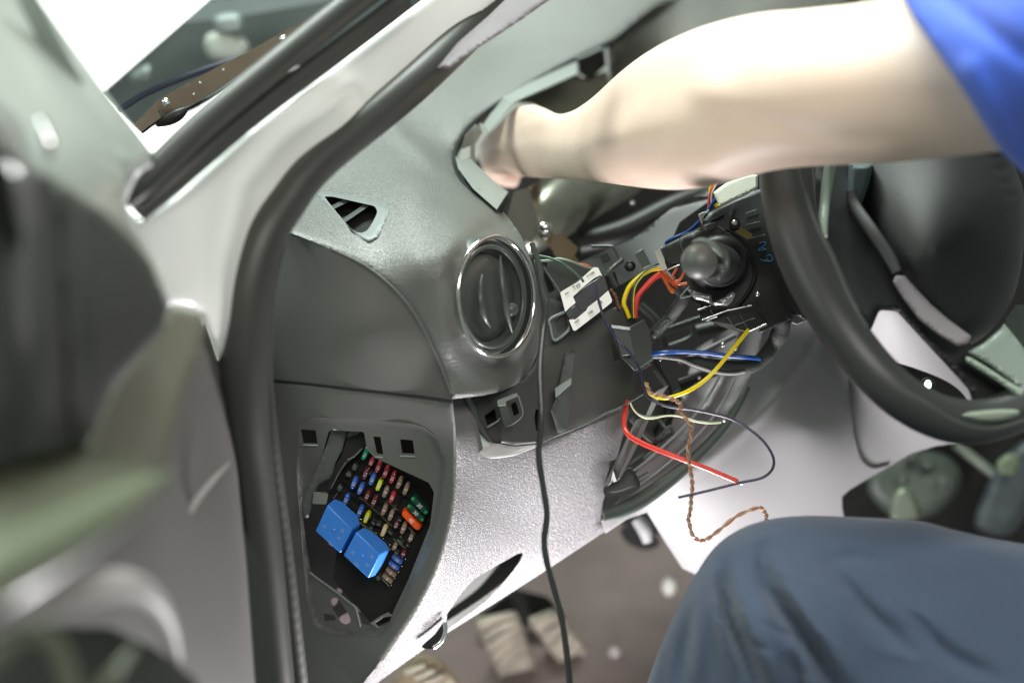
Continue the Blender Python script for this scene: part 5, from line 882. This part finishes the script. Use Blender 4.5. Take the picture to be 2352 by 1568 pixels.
# ================================================================== PERSON
man = thing('person', 'mechanic in blue shirt and slate trousers reaching one bare arm into the dashboard', 'person', P(2200, 1400, .95))
def limb_vf(pts, ns=28, flatn=.85, n=8):
    c = cat(pts, n); return sweep([P(a[0], a[1], a[2]) for a in c], [a[3] * K * a[2] for a in c], ns, flatn)
arm = [(1105, 350, 1.27, 50), (1150, 338, 1.25, 70), (1200, 328, 1.225, 84), (1245, 332, 1.195, 85), (1290, 334, 1.165, 86), (1335, 331, 1.135, 94), (1390, 318, 1.095, 112), (1455, 293, 1.05, 140), (1530, 266, 1.01, 166), (1620, 240, .975, 184), (1720, 220, .945, 191), (1820, 209, .92, 187), (1930, 200, .90, 185), (2050, 192, .88, 187), (2200, 180, .86, 192), (2500, 150, .84, 205)]
def fold(xy, line, a, wd):
    """soft fold along a line, fading out at both ends"""
    q = np.array(cat([p[:2] for p in line], 6)); L = np.r_[0, np.cumsum(np.hypot(*np.diff(q, axis=0).T))]; best = np.full(len(xy), 1e9); tt = np.zeros(len(xy))
    for i in range(len(q) - 1):
        ab = q[i + 1] - q[i]; t = np.clip(((xy - q[i]) @ ab) / max(ab @ ab, 1e-9), 0, 1); dd = np.hypot(*(xy - (q[i] + t[:, None] * ab)).T)
        m_ = dd < best; best[m_] = dd[m_]; tt[m_] = ((L[i] + t * (L[i + 1] - L[i])) / L[-1])[m_]
    return a * np.clip(np.sin(math.pi * (tt * .92 + .02)), 0, 1) ** .8 * np.exp(-(best / wd) ** 2)
AO = [(1100, 372), (1094, 350), (1104, 326), (1124, 303), (1150, 280), (1172, 255), (1196, 243), (1228, 239), (1255, 248), (1280, 260), (1306, 256), (1335, 241), (1370, 214), (1400, 186), (1432, 158), (1472, 128), (1520, 99), (1570, 76), (1620, 57), (1690, 38), (1760, 26), (1830, 21), (1900, 14), (1990, 4), (2080, -12), (2200, -40), (2420, -90)]
AU = [(2420, 330), (2300, 347), (2180, 362), (2050, 374), (1960, 378), (1880, 381), (1800, 388), (1740, 400), (1680, 416), (1620, 430), (1560, 437), (1500, 435), (1440, 428), (1380, 421), (1310, 415), (1250, 411), (1205, 408), (1165, 400), (1128, 388)]
Sa = TPS([(1100, 350, 1.27), (1180, 320, 1.22), (1280, 335, 1.12), (1380, 310, 1.02), (1480, 270, .96), (1600, 240, .915), (1750, 210, .875), (1950, 190, .845), (2150, 180, .82), (2400, 150, .79), (1600, 60, .925), (1600, 430, .92), (2000, 0, .85), (2000, 380, .85)])
def arm_d(xy):
    f = fold(xy, [(1590, 235), (1640, 268), (1720, 282), (1800, 292), (1880, 312), (1960, 322), (2060, 318)], .005, 24) + fold(xy, [(1250, 300), (1262, 350), (1270, 400)], .0012, 9) + fold(xy, [(1236, 305), (1246, 350), (1250, 400)], .0010, 7)
    f = f - .006 * np.exp(-(np.hypot(xy[:, 0] - 1625, xy[:, 1] - 205) / 55) ** 2) - .004 * np.exp(-(dist_line(xy, [(1400, 380), (1520, 400), (1640, 380)]) / 40) ** 2)
    return f - fold(xy, [(1130, 350), (1160, 320), (1210, 290), (1262, 275)], .003, 14) + fold(xy, [(1330, 330), (1420, 250), (1520, 190)], .0025, 30)
def solid_arm():
    o = sheet('tmp', cat(AO + AU, 3, True), Sa, M['skin'], None, step=12, thick=.002, roundw=185, roundd=.052, pillow=True, disp=arm_d)
    v = [q.co.copy() for q in o.data.vertices]; f = [list(p.vertices) for p in o.data.polygons]; bpy.data.objects.remove(o); return v, f
parts_ = [solid_arm()]
knk = [(1118, 375), (1128, 348), (1142, 322), (1162, 298)]
for i, (x, y) in enumerate(knk):
    L = (.028, .034, .036, .030)[i]; base = P(x + 45, y, 1.27); k1 = P(x + 10, y + 4, 1.30); k2 = k1 + FWD * L * .8 + UP * -.003 + RT * .002; k3 = k2 + FWD * .016 + UP * -.006 + RT * .010; k4 = k3 + RT * .014 + FWD * .006
    parts_.append(sweep(cat([tuple(q) for q in (base, k1, k2, k3, k4)], 4), [.0095] * 4 + [.0092] * 4 + [.0085] * 4 + [.0078] * 4 + [.006], 12, 1))
th = [P(1225, 355, 1.24), P(1200, 360, 1.28), P(1200, 370, 1.31), P(1215, 378, 1.34)]
parts_.append(sweep(cat([tuple(q) for q in th], 4), [.016] * 4 + [.0125] * 4 + [.0105] * 4 + [.0085], 12, 1))
hand = join('body', parts_, M['skin'], man, angle=180)
rm = hand.modifiers.new('remesh', 'REMESH'); rm.mode = 'VOXEL'; rm.voxel_size = .0028; rm.use_smooth_shade = True
smo = hand.modifiers.new('smooth', 'SMOOTH'); smo.iterations = 12; smo.factor = .6
# sleeve
def sl_d(xy):
    l = dist_line(xy, [(2150, -20), (2260, 60), (2352, 130)]); l2 = dist_line(xy, [(2230, 160), (2300, 300), (2352, 380)]); return .006 * np.exp(-(l / 22) ** 2) - .006 * np.exp(-(l2 / 30) ** 2)
sheet('shirt_sleeve', [(2070, -20), (2100, 40), (2135, 92), (2182, 162), (2225, 228), (2262, 292), (2300, 348), (2360, 405), (2480, 480), (2480, -120), (2050, -120)], TPS([(2075, 0, .80), (2180, 160, .765), (2262, 292, .775), (2352, 390, .81), (2352, 0, .72), (2352, 200, .73), (2200, -100, .80)]), M['shirt'], man, step=14, thick=.09, roundw=14, roundd=.004, disp=sl_d)
# trousers: bent knee
kn = cat([(1470, 1620), (1500, 1530), (1532, 1450), (1575, 1360), (1632, 1268), (1690, 1220), (1760, 1194), (1850, 1184), (1980, 1188), (2110, 1196), (2190, 1216), (2280, 1236), (2400, 1256)], 6) + [(2560, 1300), (2560, 1760), (1460, 1760)]
Skn = TPS([(1480, 1568, .94), (1540, 1440, .93), (1660, 1240, .93), (1860, 1190, .93), (2110, 1200, .92), (2352, 1250, .90), (1700, 1400, .885), (1900, 1330, .875), (2200, 1400, .85), (1650, 1568, .89), (2000, 1568, .845), (2352, 1568, .82)])
def kd(xy):
    f = 0
    for ln, a, wd in ((cT((1470, 930), (1490, 1080), (1540, 1300), (1620, 1500), (1700, 1720)), .016, 17), (cT((1440, 990), (1450, 1200), (1500, 1400), (1560, 1620)), -.007, 14), (cT((1540, 1020), (1580, 1200), (1640, 1380), (1740, 1600)), -.008, 18),
                      (cT((1695, 870), (1685, 1000), (1720, 1130), (1830, 1290), (1960, 1480), (2100, 1700)), .018, 20), (cT((1750, 1000), (1850, 1180), (1980, 1380), (2150, 1620)), -.008, 24), (cT((1640, 1150), (1700, 1350), (1780, 1620)), -.006, 18),
                      (cT((1340, 1150), (1300, 1350), (1260, 1600)), .006, 16), (cT((1390, 1150), (1370, 1350), (1360, 1600)), -.005, 16), (cT((1960, 920), (2060, 1060), (2200, 1230), (2400, 1420)), .008, 18), (cT((1230, 1350), (1200, 1500), (1180, 1650)), .004, 12),
                      ([(1890, 1290), (1960, 1275), (2030, 1290)], .004, 16), ([(2080, 1400), (2180, 1500), (2300, 1560)], .006, 18), (cT((1800, 1420), (1860, 1560), (1900, 1700)), .009, 14), (cT((1480, 900), (1640, 830), (1800, 815)), .0025, 12)):
        f = f + fold(xy, ln, a, wd)
    rg = random.Random(11)
    for k in range(26):
        x = rg.uniform(1560, 2330); y = rg.uniform(1250, 1540); a = rg.uniform(.5, 1.25); L = rg.uniform(50, 130); c = rg.uniform(-18, 18)
        f = f + fold(xy, [(x, y), (x + L * .5 * math.cos(a) + c, y + L * .5 * math.sin(a)), (x + L * math.cos(a), y + L * math.sin(a))], rg.choice((-1, 1)) * rg.uniform(.0008, .0022), rg.uniform(6, 12))
    return f
sheet('trousers', kn, Skn, M['trousers'], man, step=10, thick=.07, roundw=40, roundd=.022, disp=kd)
tube('trouser_seam', [(x, y, Skn.one(x, y) + .003) for x, y in [(2112, 1240), (2122, 1290), (2150, 1350), (2200, 1410)]], 1.2, mat('seam_thread', (.06, .09, .14), .8), man, ns=6)
